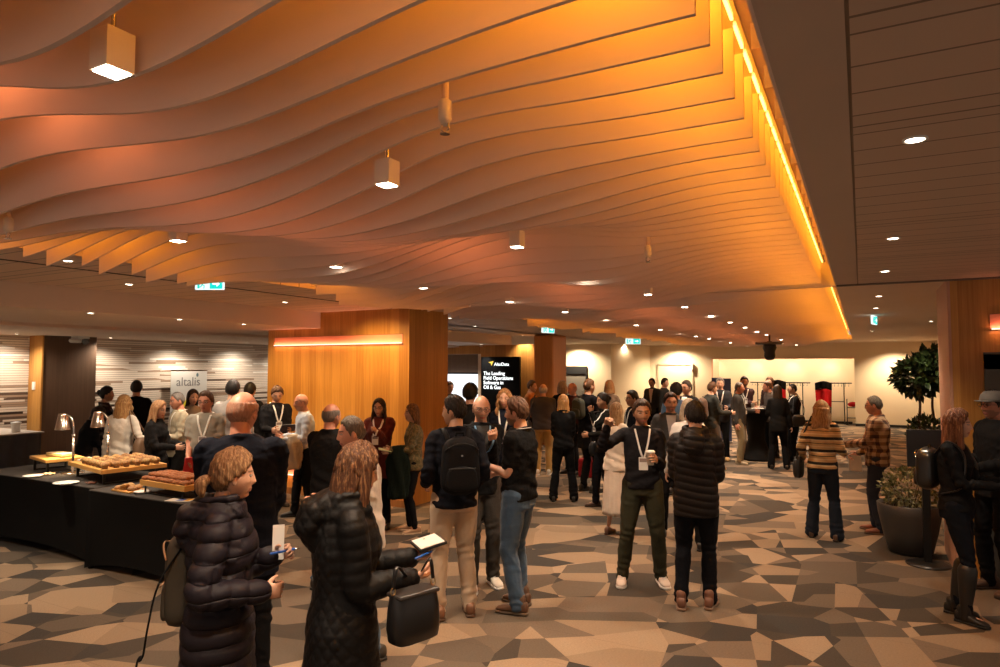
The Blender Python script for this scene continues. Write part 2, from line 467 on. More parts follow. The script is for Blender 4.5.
# brown pier on the left wall; light on its front painted as yellower wood
p = thing('wall_pier', 'brown wood-panelled pier on the left slatted wall with bright edge', 'column', (0, 0, 0))
pa = at_x(95, 400, -12.6); pb = at_x(42, 400, -12.6)
MB().box(-13.0, pb[1], 0, -12.6, pa[1], 2.56).build('pier_panel', M_brown, p)
MB().box(-13.02, pb[1] - 0.03, 0, -12.59, pb[1] + 0.0, 2.56).build('lit_tone_panel', M_wood, p)
MB().box(-12.85, pb[1] - 0.045, 1.60, -12.77, pb[1] - 0.03, 1.74).build('wall_switch', M_white, p)

# ------------------------------------------------------------------ the two columns
def slot(par, x0, x1, z0, z1, yf, name='light_slot'):
    o = MB().box(x0, yf - 0.010, z0, x1, yf - 0.002, z1).build(name, plain((0.75, 0.30, 0.18), 0.6), par)
    MB().box(x0, yf - 0.012, z1, x1, yf + 0.0, z1 + 0.008).build('slot_edge', M_wood_dk, o)
    MB().box(x0 + 0.01, yf - 0.035, z0 - 0.006, x1 - 0.01, yf - 0.015, z0 + 0.008).build('led_tube', emit((1.0, 0.62, 0.42), 2.2), o)
    MB().box(x0, yf - 0.04, z0 - 0.016, x1, yf - 0.002, z0 - 0.006).build('slot_lip', M_wood_dk, o)
    area_light('slot_light', ((x0 + x1) / 2, yf - 0.035, z0 + 0.012), (R(180 - 25), 0, 0), x1 - x0, 0.02, 1.1 * (x1 - x0), (1.0, 0.30, 0.16))
    area_light('slot_light', ((x0 + x1) / 2, yf - 0.045, z0 - 0.02), (R(25), 0, 0), x1 - x0, 0.02, 0.8 * (x1 - x0), (1.0, 0.4, 0.2))
    return o
CY0, CY1 = 7.8, 8.82
XL = at_y(268, 360, CY0)[0]
c1 = thing('wood_column', 'broad timber-clad column left of centre with glowing slot near its top', 'column', (0, 0, 0))
MB().box(XL, CY0, 0, -5.70, CY1, 2.62).box(-7.4, CY0, 2.62, -5.70, CY1, 2.86).build('cladding', M_wood, c1)
MB().box(XL, CY0 - 0.012, 0, -5.69, CY0, 0.10).build('base_rail', M_wood_dk, c1)
s0 = at_y(275, 345.5, CY0); s1 = at_y(403, 341, CY0); sz = at_y(403, 333.5, CY0)
slot(c1, s0[0], s1[0], 2.345, 2.475, CY0)
slot(c1, s0[0], s1[0], 0.30, 0.40, CY0, 'light_slot')
c2 = thing('wood_column', 'timber-clad column at the right edge with red glowing slot and dark frame', 'column', (0, 0, 0))
MB().box(0.78, 7.8, 0, 5.0, 8.8, 2.86).build('cladding', M_wood, c2)
MB().box(0.755, 7.79, 0, 0.78, 8.8, 2.86).build('lit_tone_panel', plain((0.55, 0.30, 0.20), 0.5), c2)  # salmon light on this side face put into the panel colour
slot(c2, 1.09, 4.6, 2.36, 2.50, 7.8)
fr = MB(); fx = 1.03
for a in ((fx, 0.0, fx + 0.17, 2.12), (fx + 1.5, 0.0, fx + 1.67, 2.12), (fx, 1.98, fx + 1.67, 2.14)):
    fr.box(a[0], 7.77, a[1], a[2], 7.80, a[3])
o = fr.build('door_surround', plain((0.075, 0.07, 0.06), 0.5), c2)
MB().box(fx + 0.17, 7.785, 0.0, fx + 1.5, 7.80, 1.98).build('door_leaf', M_wood, c2)
# lit from the floor and cove

# ------------------------------------------------------------------ second timber wall with screens
WY = 16.0
w0 = at_y(442, 350, WY)[0]; w1 = at_y(539, 350, WY)[0]; w2 = at_y(558, 350, WY)[0]
o1 = at_y(479, 380, WY)
struct(MB().box(o1[0], WY, 0, w1, WY + 0.2, 2.60).box(-13.1, WY, 2.36, o1[0], WY + 0.2, 2.60).build('wall_middle', M_wood))
struct(MB().box(-13.1, WY + 1.5, 0, o1[0] + 0.2, WY + 1.6, 2.6).build('wall_screen_room', M_brown))
c3 = thing('wood_column', 'slim orange timber pier with rounded corners beside the far screen wall', 'column', (0, 0, 0))
MB().box(w1, WY - 0.35, 0, w2, WY + 0.6, 2.84).build('cladding', m_wood((0.50, 0.19, 0.05), (0.66, 0.29, 0.08), 0.3, name='pier_wood'), c3, bevel=0.06)
d0 = at_y(482, 357, WY - 0.3); d1 = at_y(520, 357, WY - 0.3)
tv = thing('display_screen', 'tall black display totem with white lettering against the far timber wall', 'screen', ((d0[0] + d1[0]) / 2, WY - 0.30, 0))
hw = (d1[0] - d0[0]) / 2
MB().box(-hw, -0.05, 0.25, hw, 0.05, d0[2]).build('panel', plain((0.004, 0.005, 0.007), 0.6, spec=0.1), tv)
MB().box(-hw - 0.05, -0.25, 0, hw + 0.05, 0.25, 0.03).box(-0.1, -0.03, 0.02, 0.1, 0.03, 0.3).build('stand', M_black, tv)
MT = emit((0.95, 1.0, 1.0), 1.6)
def tvt(s, x, z, size, mat=MT, off=0.004): text_mesh(s, size, mat, Matrix.Translation((x, -0.052, z)) @ Matrix.Rotation(R(90), 4, 'X'), tv, 'lettering', 0.001, offset=off * 0.5)
k = 2 * hw / 40.0      # metres per photographed pixel on the panel
tvt('AltoData', -hw + 14 * k, d0[2] - 8.2 * k, 4.2 * k, off=0.002)
for i, s_ in enumerate(('The Leading', 'Field Operations', 'Software in', 'Oil & Gas')):
    tvt(s_, -hw + 2.6 * k, d0[2] - (16.8 + 4.3 * i) * k, 4.6 * k, off=0.004)
a = MB(); a.raw([(-hw + 8 * k, -0.053, d0[2] - 5 * k), (-hw + 13.5 * k, -0.053, d0[2] - 3.8 * k), (-hw + 11 * k, -0.053, d0[2] - 8.3 * k), (-hw + 10.6 * k, -0.053, d0[2] - 6 * k),
                 (-hw + 8 * k, -0.051, d0[2] - 5 * k), (-hw + 13.5 * k, -0.051, d0[2] - 3.8 * k), (-hw + 11 * k, -0.051, d0[2] - 8.3 * k), (-hw + 10.6 * k, -0.051, d0[2] - 6 * k)],
                [(3, 2, 1), (3, 1, 0), (5, 6, 7), (4, 5, 7), (0, 1, 5, 4), (1, 2, 6, 5), (2, 3, 7, 6), (3, 0, 4, 7)])
a.build('arrow_mark', emit((1.0, 0.62, 0.05), 1.2), tv)
ps = thing('projection_screen', 'bright blank white screen in the opening behind the crowd', 'screen', (0, 0, 0))
q0 = at_y(450, 374, WY + 1.3); q1 = at_y(481, 374, WY + 1.3)
MB().box(q0[0] - 1.2, WY + 1.30, 0.0, q1[0] + 0.1, WY + 1.34, q0[2]).build('screen_sheet', emit((0.93, 0.95, 1.0), 1.25), ps)
MB().box(q0[0] - 1.24, WY + 1.28, q0[2], q1[0] + 0.14, WY + 1.36, q0[2] + 0.05).build('screen_case', M_black, ps)
struct(MB().box(o1[0] - 0.02, WY - 0.02, 0, o1[0] + 0.06, WY + 0.02, 2.36).build('trim_6', M_ceil))

# ------------------------------------------------------------------ far walls
BY = 25.7
n0 = at_y(712, 359, BY)[0]; n1 = at_y(854, 359, BY)[0]; nz = 2.29
xb = at_y(650, 360, BY)[0]; xa = at_y(611, 360, 23.3)[0]
wb = MB().box(xb, BY, 0, n0, BY + 0.15, 2.9).box(n1, BY, 0, 2.5, BY + 0.15, 2.9).box(n0, BY, nz, n1, BY + 0.15, 2.9)
struct(wb.build('wall_back', M_cream))
nn = MB().box(n0, BY + 1.3, 0, n1, BY + 1.4, nz + 0.3).box(n0 - 0.1, BY + 0.15, 0, n0, BY + 1.4, nz + 0.3).box(n1, BY + 0.15, 0, n1 + 0.1, BY + 1.4, nz + 0.3).box(n0 - 0.1, BY + 0.15, nz + 0.3, n1 + 0.1, BY + 1.4, nz + 0.4)
struct(nn.build('wall_niche', M_niche))
area_light('niche_light', ((n0 + n1) / 2, BY + 0.3, nz + 0.24), (R(38), 0, 0), n1 - n0 - 0.2, 0.06, P_NICHE, (1.0, 0.80, 0.56))
for px in (718, 755, 792, 830):
    x_ = at_y(px, 380, BY + 1)[0]
    spot_light('niche_spot', (x_, BY + 0.95, nz + 0.27), 26, (1.0, 0.82, 0.6), 70, 0.8, (R(12), 0, 0))
struct(MB().box(n0 - 0.03, BY - 0.012, 0, n0 + 0.02, BY + 0.05, nz + 0.04).box(n0, BY - 0.012, nz, n1, BY + 0.03, nz + 0.04).build('trim_7', plain((0.85, 0.5, 0.33), 0.5)))
# angled wall and door wall on the left of the far end
def wall_between(name, a, b, z1, m, th=0.12):
    d = Vector((b[0] - a[0], b[1] - a[1], 0)); L = d.length; ang = math.atan2(d.y, d.x)
    M = Matrix.Translation((a[0], a[1], 0)) @ Matrix.Rotation(ang, 4, 'Z')
    return struct(MB().box(0, 0, 0, L, th, z1, M=M).build(name, m))
wall_between('wall_angled', (xa, 23.3), (xb, BY), 2.9, M_cream)
struct(MB().box(-13.1, 23.3, 0, xa, 23.45, 2.9).build('wall_far_left', M_cream))
da = at_y(559, 370, 23.3)[0]; db = at_y(586, 370, 23.3)[0]
def door(name, x0, x1, y, z1, leaf, frame, th=0.04):
    o = struct(MB().box(x0, y - 0.02, 0, x1, y - 0.001, z1).build(name, leaf))
    struct(MB().box(x0 - 0.05, y - th, 0, x0, y, z1 + 0.05).box(x1, y - th, 0, x1 + 0.05, y, z1 + 0.05).box(x0 - 0.05, y - th, z1, x1 + 0.05, y, z1 + 0.05).build('door_frame', frame, o))
    struct(MB().tube([(x1 - 0.12, y - 0.05, 0.98), (x1 - 0.12, y - 0.05, 1.12)], [0.012, 0.012]).build('door_handle', M_metal, o))
    return o
door('door_1', da, db, 23.3, 1.98, plain((0.16, 0.14, 0.115), 0.6), M_black, 0.06)
struct(MB().box(da, 23.24, 1.75, db, 23.285, 1.98).build('trim_8', M_black))
e0 = at_y(659, 366, BY)[0]; e1 = at_y(692, 366, BY)[0]
door('door_2', e0, e1, BY, 2.08, m_plaster((0.66, 0.55, 0.38), 'door_paint'), plain((0.45, 0.38, 0.27), 0.5), 0.05)
oc = tag(MB().tube([(e1 + 0.03, BY - 0.1, 2.12), (e1 + 0.03, BY - 0.1, 1.9)], [0.05, 0.05], 12).build('door_closer', M_white), 'small white closer box at top corner of the far door', 'closer')
door('door_3', at_y(638, 380, BY - 0.7)[0] - 0.1, at_y(641, 380, BY - 0.7)[0] + 0.2, 25.0, 1.98, plain((0.40, 0.33, 0.23), 0.6), plain((0.35, 0.28, 0.2), 0.5)) if False else None
struct(MB().box(n1, BY - 0.015, 0, 2.4, BY, 0.09).build('baseboard_back', M_black))
slab('wall_right', 2.4, 8.8, 0, 2.5, BY, 2.9, M_cream)
struct(MB().box(2.385, 8.8, 0, 2.40, BY, 0.09).build('baseboard_right', M_black))
slab('ceiling', -8.4, 7.8, CZ, -7.2, 23.5, CZ + 0.05, M_ceil)
slab('ceiling', -8.4, 23.3, 2.86, 2.5, 27.2, 3.0, M_ceil)
slab('ceiling', -8.4, 25.4, CZ - 0.02, 2.5, 25.72, CZ + 0.03, M_ceil)

# ------------------------------------------------------------------ the wave ceiling: one thin felt fin after another
def zb(x, y):
    w = sstep(-0.5, -2.0, x)
    e = np.sin(1.45 * x - 2.5 * y + 2.0) * 0.078 + np.sin(2.4 * x + 1.35 * y + 1.1) * 0.055 + np.sin(0.9 * x + 3.9 * y) * 0.036
    near = 0.02 * np.sin(0.8 * y)
    return 2.865 + near * (1 - w) - 0.085 * w + e * w
FINS = []
y = 0.42; i = 0
rf = random.Random(5)
while y < 25.3:
    if not (7.70 < y < 7.84):
        FINS.append(y)
    y += 0.198 + rf.uniform(-0.018, 0.018) if y < 8 else 0.222
FINGRP = 'felt fins of the wave ceiling'
for i, y in enumerate(FINS):
    x0 = -5.2 if i % 2 else -5.08
    if 7.5 < y < 9.1: x0 = -5.24
    xs = np.linspace(x0, -0.345, 64)
    zl = np.maximum(zb(xs, y), 2.62)
    if y > 7.6: zl = np.maximum(zl, 2.72)
    v = []; t_ = 0.007
    for yy in (y - t_, y + t_):
        v += [(x, yy, z) for x, z in zip(xs, zl)]
        v += [(x, yy, 3.12) for x in xs]
    n = len(xs); f = []; mi = []
    for j in range(n - 1):
        f.append((j, j + 1, n + j + 1, n + j)); mi.append(0)
        f.append((2 * n + j + 1, 2 * n + j, 3 * n + j, 3 * n + j + 1)); mi.append(0)
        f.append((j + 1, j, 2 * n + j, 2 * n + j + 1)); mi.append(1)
        f.append((n + j, n + j + 1, 3 * n + j + 1, 3 * n + j)); mi.append(0)
    f.append((0, n, 3 * n, 2 * n)); mi.append(0); f.append((n - 1, 3 * n - 1, 4 * n - 1, 2 * n - 1)); mi.append(0)
    mb = MB(); mb.raw(v, f); mb.mi = mi
    # hanger brackets reaching from fin to slab above
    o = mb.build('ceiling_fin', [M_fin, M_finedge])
    k_ = len([q for q in FINS if y <= q < 7.77]) if y < 7.77 else len([q for q in FINS if 7.77 < q <= y])
    tag(o, 'wavy felt ceiling fin, %s %s the line of the two timber columns' % (ordinal(k_), 'in front of' if y < 7.77 else 'beyond'), 'ceiling fin', FINGRP)
# LED strip and brackets in the cove
led = thing('cove_light_strip', 'bright amber LED strip running along the right edge of wavy ceiling', 'light', (0, 0, 0))
MB().box(-0.44, 0.3, 3.30, -0.37, 25.6, 3.32).build('strip_channel', M_metal, led)
for yy in np.arange(0.35, 25.4, 0.27):
    pass
mb = MB()
for yy in np.arange(0.35, 25.4, 0.25): mb.box(-0.398, yy, 3.288, -0.388, yy + 0.19, 3.298)
o = mb.build('led_diodes', emit((1.0, 0.62, 0.12), 4.0), led); o['kind'] = 'stuff'
bk = MB()
for yy in np.arange(0.6, 25.2, 0.40): bk.box(-0.335, yy, 3.19, -0.215, yy + 0.012, 3.29)
o = bk.build('bracket', M_fin, led); o['kind'] = 'stuff'

# ------------------------------------------------------------------ lights in the ceiling
def canister(x, y, ztop, zbot, label, grp, w=0.036, power=P_SPOT, lit=M_lampon, ang=100):
    o = thing('downlight', label, 'ceiling light', (x, y, zbot), 0, grp)
    h = ztop - zbot
    MB().box(-w, -w, 0, w, w, h).build('housing', plain((0.88, 0.74, 0.62), 0.5), o)
    MB().cyl(0, 0, h, 3.32 - zbot, 0.006).build('rod', M_metal, o)
    MB().box(-w + 0.006, -w + 0.006, -0.004, w - 0.006, w - 0.006, 0.0).build('lens', lit, o)
    if power: spot_light('downlight_lamp', (x, y, zbot - 0.02), power, WARM, ang, 0.75)
    return o
def recessed(x, y, z, label, grp, power=P_SIDE, r=0.033, col_=WARM, ang=110, lit=M_lampon):
    o = thing('downlight', label, 'ceiling light', (x, y, z), 0, grp)
    a = np.arange(24) * 2 * math.pi / 24
    rings = [np.stack([np.cos(a) * q, np.sin(a) * q, np.full(24, zz)], 1) for q, zz in ((r * 1.3, 0.0), (r * 1.3, -0.006), (r, -0.006), (r * 0.95, 0.0))]
    MB().loft(rings, False).build('trim_ring', M_white, o, True)
    MB().cyl(0, 0, -0.004, 0.0, r * 0.95).build('lens', lit, o)
    if power: spot_light('downlight_lamp', (x, y, z - 0.03), power, col_, ang, 0.8)
    return o
DL = [(112, 72), (387, 185), (517, 247), (583, 277), (178, 241), (336, 267), (423, 288)]
for (px, py) in DL:
    x, y, _ = at_z(px, py, 2.74)
    where = {112: 'largest square downlight hanging at the upper left between ceiling fins', 387: 'square downlight hanging between fins above the broad timber column',
             517: 'square downlight hanging between fins near the middle of the wave ceiling', 583: 'small downlight right of the middle square downlight in the wave ceiling',
             178: 'small downlight at the left edge of the waves above the exit sign', 336: 'small downlight in the waves above the left column corner', 423: 'small downlight in the waves above the right column corner'}[px]
    canister(x, y, 2.84, 2.74, where, 'square downlights in the waves')
yy = 6.7
while yy < 25:
    for xx in (-1.9, -3.5):
        if yy < 25 and not (xx == -3.5 and yy < 6):
            canister(xx, yy, 2.88, 2.74, 'small downlight, %s in the %s row of the far wave ceiling' % (ordinal(int((yy - 6.7) / 1.62 + 1.5)), 'right' if xx > -2 else 'left'), 'far downlights in the waves', power=P_SPOT * (1.0 if yy < 11 else 1.8))
    yy += 1.62
for (px, py), w_ in (((915, 139), 'nearest round downlight in the right planked ceiling'), ((893, 238), 'second round downlight in the right planked ceiling'), ((885, 271), 'third round downlight in the right planked ceiling by the trim')):
    x, y, _ = at_z(px, py, CZ); recessed(x, y, CZ, w_, 'downlights of the right ceiling')
for (px, py), w_ in (((879, 296), 'round downlight just past the trim in the right plaster ceiling'), ((876, 308), 'faint round downlight in the right plaster ceiling behind the exit sign'), ((931, 321), 'round downlight beside the right column in plaster ceiling'), ((872, 331), 'farthest round downlight in the right plaster ceiling')):
    x, y, _ = at_z(px, py, CZ); recessed(x, y, CZ, w_, 'downlights of the right ceiling')
for (px, py), w_ in (((94, 257), 'round downlight in slatted ceiling left of the exit sign'), ((129, 284), 'round downlight low in the left slatted ceiling strip'), ((285, 302), 'round downlight in slatted ceiling above the column light slot')):
    x, y, _ = at_z(px, py, CZ); recessed(min(x, -5.55), y, CZ - 0.001, w_, 'downlights of the left slatted ceiling', P_SIDE)
for (px, py), w_ in (((3, 304), 'leftmost downlight of the lowered left ceiling'), ((103, 312), 'second downlight of the lowered left ceiling'), ((181, 319), 'third downlight of the lowered left ceiling'), ((244, 324), 'fourth downlight of the lowered left ceiling nearest the column')):
    x, y, _ = at_z(px, py, 2.60); recessed(min(x, -7.5), y, 2.599, w_, 'downlights of the lowered left ceiling', P_SIDE)
for (px, py), w_ in (((450, 318), 'small downlight just right of the column top'), ((475, 326), 'small downlight above the far screens'), ((523, 335), 'small downlight above the far timber wall'), ((590, 331), 'small downlight in strip left of the middle exit sign'), ((628, 339), 'small downlight beside the middle exit sign')):
    x, y, _ = at_z(px, py, CZ); recessed(x, y, CZ, w_, 'downlights beyond the column', P_SIDE)
# wall washers along the slatted wall and the far walls
for yy in (3.2, 4.6, 6.0, 7.6, 9.2, 10.8, 12.4, 14.0):
    recessed(-12.5, yy, 2.554 if yy > 3 else 2.6, 'wall washer downlight, %s along the left slatted wall' % ordinal((3.2, 4.6, 6.0, 7.6, 9.2, 10.8, 12.4, 14.0).index(yy) + 1), 'wall washers of slatted wall', P_WASH, ang=150, col_=(1.0, 0.86, 0.70))
for (x, y, w_) in ((at_y(573, 350, 22.6)[0], 22.8, 'above the dark door'), (-7.75, 24.1, 'at the angled wall'), (at_y(675, 350, 25)[0], 25.1, 'above the cream door')):
    recessed(x, y, 2.84, 'wall washer downlight %s on the far cream wall' % w_, 'wall washers of far walls', 380, ang=150, col_=(1.0, 0.8, 0.55))
recessed(at_y(895, 350, 25)[0], 25.0, CZ - 0.001, 'wall washer downlight close to the right part of the back wall', 'wall washers of far walls', 380, ang=130, col_=(1.0, 0.78, 0.52))
for x, w_ in ((-8.9, 'right'), (-10.2, 'middle'), (-12.0, 'left')):
    recessed(x, 15.4, 2.554, '%s wall washer downlight in front of the far timber wall' % w_, 'wall washers of timber wall', 90, ang=100)
for x_, z_, p_ in ((-6.2, 2.8, 130), (-7.45, 2.56, 42), (-8.2, 2.56, 60)): spot_light('column_spot', (x_, 6.85, z_), p_, (1.0, 0.62, 0.24), 115, 0.9, (R(30), 0, 0))

# exit signs
def exit_sign(loc, ry, w, label, glyph='arrow', two=False):
    o = thing('exit_sign', label, 'exit sign', loc, ry, None)
    h = w * 0.40
    MB().box(-w / 2, -0.012, -h, w / 2, 0.012, 0).build('housing', emit((0.85, 1.0, 0.95), 1.0), o)
    MB().box(0.02 * w, -0.015, -h * 0.93, w * 0.46, -0.0125, -h * 0.07).build('green_field', emit((0.0, 0.52, 0.45), 1.3), o)
    MB().tube([(-0.01, 0, 0), (-0.01, 0, 0.05)], [0.008, 0.008]).build('hanger', M_white, o)
    mb = MB(); cx = 0.24 * w; s = h * 0.3
    mb.box(cx - s, -0.018, -h / 2 - s * 0.22, cx + s * 0.3, -0.0155, -h / 2 + s * 0.22)
    mb.raw([(cx + s * 0.2, -0.018, -h / 2 - s * 0.85), (cx + s * 1.1, -0.018, -h / 2), (cx + s * 0.2, -0.018, -h / 2 + s * 0.85), (cx + s * 0.2, -0.0155, -h / 2 - s * 0.85), (cx + s * 1.1, -0.0155, -h / 2), (cx + s * 0.2, -0.0155, -h / 2 + s * 0.85)],
           [(0, 1, 2), (3, 5, 4), (0, 3, 4, 1), (1, 4, 5, 2), (2, 5, 3, 0)])
    mb.build('arrow', emit((0.9, 1.0, 0.95), 1.5), o)
    # running figure and doorway on the white half
    mb = MB(); g = -0.24 * w; q = h
    mb.box(g - 0.17 * w, -0.018, -h * 0.9, g - 0.10 * w, -0.0155, -h * 0.12)
    P = lambda a, b: (g + a * q, -0.0165, -h + b * q)
    for ch in ([P(0.15, 0.80), P(0.15, 0.78)], [P(0.1, 0.68), P(-0.02, 0.42)], [P(0.08, 0.64), P(0.30, 0.56)], [P(0.08, 0.64), P(-0.15, 0.58)], [P(-0.02, 0.42), P(0.18, 0.34), P(0.14, 0.12)], [P(-0.02, 0.42), P(-0.12, 0.25), P(-0.32, 0.2)]):
        mb.tube(ch, [h * (0.06 if len(ch) == 2 else 0.045)] * len(ch), 8)
    mb.build('running_figure', emit((0.0, 0.50, 0.42), 1.2), o)
    return o
e = at_z(210, 280.5, 2.82)
exit_sign((e[0], e[1], 2.84), R(28), 0.27, 'green running figure exit sign with right arrow under left slatted ceiling')
e = at_z(548, 326, 2.80); exit_sign((e[0], e[1], 2.80), R(70), 0.34, 'edge-turned green exit sign above the slim orange pier')
e = at_z(633, 339, 2.80); exit_sign((e[0], e[1], 2.82), R(15), 0.42, 'green exit sign hanging before the far cream corner wall')
e = at_z(874, 317, 2.82); exit_sign((e[0], e[1], 2.84), R(78), 0.36, 'exit sign seen edge on in the right plaster ceiling')

# sprinklers, camera, projector
def sprinkler(px, py, zb_, label):
    x, y, _ = at_z(px, py, zb_)
    o = thing('sprinkler', label, 'sprinkler', (x, y, zb_), 0, 'sprinkler heads')
    MB().tube([(0, 0, 0.10), (0, 0, 3.32 - zb_)], [0.012, 0.012]).build('drop_pipe', plain((0.72, 0.52, 0.36), 0.5), o)
    MB().lathe([(0.014, 0.03), (0.022, 0.045), (0.022, 0.10), (0.012, 0.11)]).build('fitting', plain((0.80, 0.66, 0.5), 0.35), o, True)
    MB().tube([(-0.012, 0, 0.03), (-0.014, 0, 0.012), (0, 0, 0)], [0.003] * 3).tube([(0.012, 0, 0.03), (0.014, 0, 0.012), (0, 0, 0)], [0.003] * 3).cyl(0, 0, -0.004, 0.0, 0.016).build('deflector', M_metal, o)
sprinkler(445, 133, 2.745, 'nearest sprinkler head poking down through the ceiling waves')
sprinkler(648, 262, 2.68, 'sprinkler head on a long drop right of middle waves')
sprinkler(8, 238, 2.66, 'sprinkler head at the left edge of the wave ceiling')
sprinkler(470, 306, 2.72, 'sprinkler head past the broad column in the waves')
x, y, z = at_x(80, 352, -12.4)
sc_ = thing('security_camera', 'twin security camera hanging by the brown pier near left wall', 'camera', (x, y, 2.56))
MB().box(-0.12, -0.1, -0.05, 0.12, 0.1, 0).build('mount', M_white, sc_, bevel=0.01)
MB().ell((0.06, 0.06, -0.10), (0.06, 0.06, 0.06)).build('dome', plain((0.1, 0.1, 0.1), 0.2), sc_, True)
MB().tube([(0, -0.16, -0.09), (0, 0.0, -0.09)], [0.04, 0.04]).build('barrel', M_white, sc_, True)
x, y = at_depth(770, 16.0)
pj = thing('ceiling_projector', 'black dome projector hanging before the lit niche at the back', 'projector', (x, y, 2.34))
MB().box(-0.3, -0.2, 0.20, 0.3, 0.2, 0.26).cyl(0, 0, 0.25, 0.5, 0.02).build('plate', plain((0.10, 0.07, 0.05), 0.4), pj, bevel=0.03)
MB().lathe([(0.05, 0.28), (0.14, 0.2), (0.16, 0.12), (0.12, 0.02), (0.13, -0.08), (0.09, -0.16), (0.02, -0.18)]).build('body', M_black, pj, True)
# ------------------------------------------------------------------ people
LEVEL = {0: dict(v=0.011, vg=0.010, hand=0.0042, head=(72, 52)), 1: dict(v=0.015, vg=0.014, hand=0.006, head=(48, 36)), 2: dict(v=0.022, vg=0.021, hand=0.010, head=(36, 28))}
def dirs(nu, nv):
    """lat-long unit directions, front = +Y"""
    a = np.arange(nu) * 2 * math.pi / nu
    t = np.linspace(0.06, math.pi - 0.06, nv)
    D = np.array([[(math.sin(x) * math.sin(q), math.cos(x) * math.sin(q), -math.cos(q)) for x in a] for q in t])
    return D
def head_surf(D, sex='m', jaw=1.0):
    x, y, z = D[..., 0] * 0.077, D[..., 1] * 0.098, D[..., 2] * 0.121
    s = sstep(0.0, -0.12, z)
    front = sstep(0.0, 0.05, y); back = sstep(0.0, -0.06, y)
    x = x * (1 - (0.24 if sex == 'm' else 0.32) * s * jaw)
    x = x * (1 + 0.03 * sstep(0.0, 0.06, z))
    y = np.where(y > 0, y * (1 - 0.05 * front), y)
    y = y - 0.000
    y = y + front * s * 0.020 * (1 - np.abs(D[..., 0]))
    y = y + back * s * 0.055
    y = y + back * sstep(-0.02, 0.05, z) * -0.006
    g = lambda u, c, w: np.exp(-((u - c) / w) ** 2)
    f = front
    prof = np.interp(z, [-0.052, -0.044, -0.034, -0.026, 0.012, 0.030], [0, 0.30, 1.0, 0.92, 0.30, 0.0])
    nw = np.interp(z, [-0.045, -0.03, 0.02], [0.0165, 0.0145, 0.009])
    y = y + f * 0.022 * np.exp(-(x / nw) ** 2) * prof
    y = y - f * 0.010 * (g(np.abs(x), 0.033, 0.015) * g(z, 0.006, 0.012))
    y = y + f * (0.0055 if sex == 'm' else 0.003) * g(z, 0.027, 0.009) * sstep(0.065, 0.04, np.abs(x))
    y = y + f * 0.005 * g(np.abs(x), 0.045, 0.014) * g(z, -0.020, 0.018)
    y = y + f * np.exp(-(x / 0.024) ** 2) * (0.006 * g(z, -0.062, 0.0055) + 0.0065 * g(z, -0.074, 0.006) - 0.004 * g(z, -0.084, 0.005))
    y = y + f * 0.010 * np.exp(-(x / 0.024) ** 2) * g(z, -0.102, 0.014)
    return np.stack([x, y, z], -1)
def folds(V, seed, f, warp=1.0):
    """ridged creases from warped waves"""
    rn = np.random.RandomState(seed); P = V * np.array(f); out = np.zeros(len(V))
    for o_ in range(5):
        d = rn.normal(size=3); d /= np.linalg.norm(d); w = rn.normal(size=3); w /= np.linalg.norm(w); ph, p2 = rn.uniform(0, 6.3, 2); s_ = 1.0 + 0.55 * o_
        out += (1 - 2 * np.abs(np.sin((P @ d) * s_ + warp * 1.6 * np.sin((P @ w) * 0.9 * s_ + p2) + ph)) ** 0.7) / s_
    return out / 2.2
def grid_faces(nv, nu):
    F = []
    for i in range(nv - 1):
        for j in range(nu):
            F.append((i * nu + j, i * nu + (j + 1) % nu, (i + 1) * nu + (j + 1) % nu, (i + 1) * nu + j))
    F.append(tuple(range(nu))[::-1]); F.append(tuple((nv - 1) * nu + j for j in range(nu)))
    return F
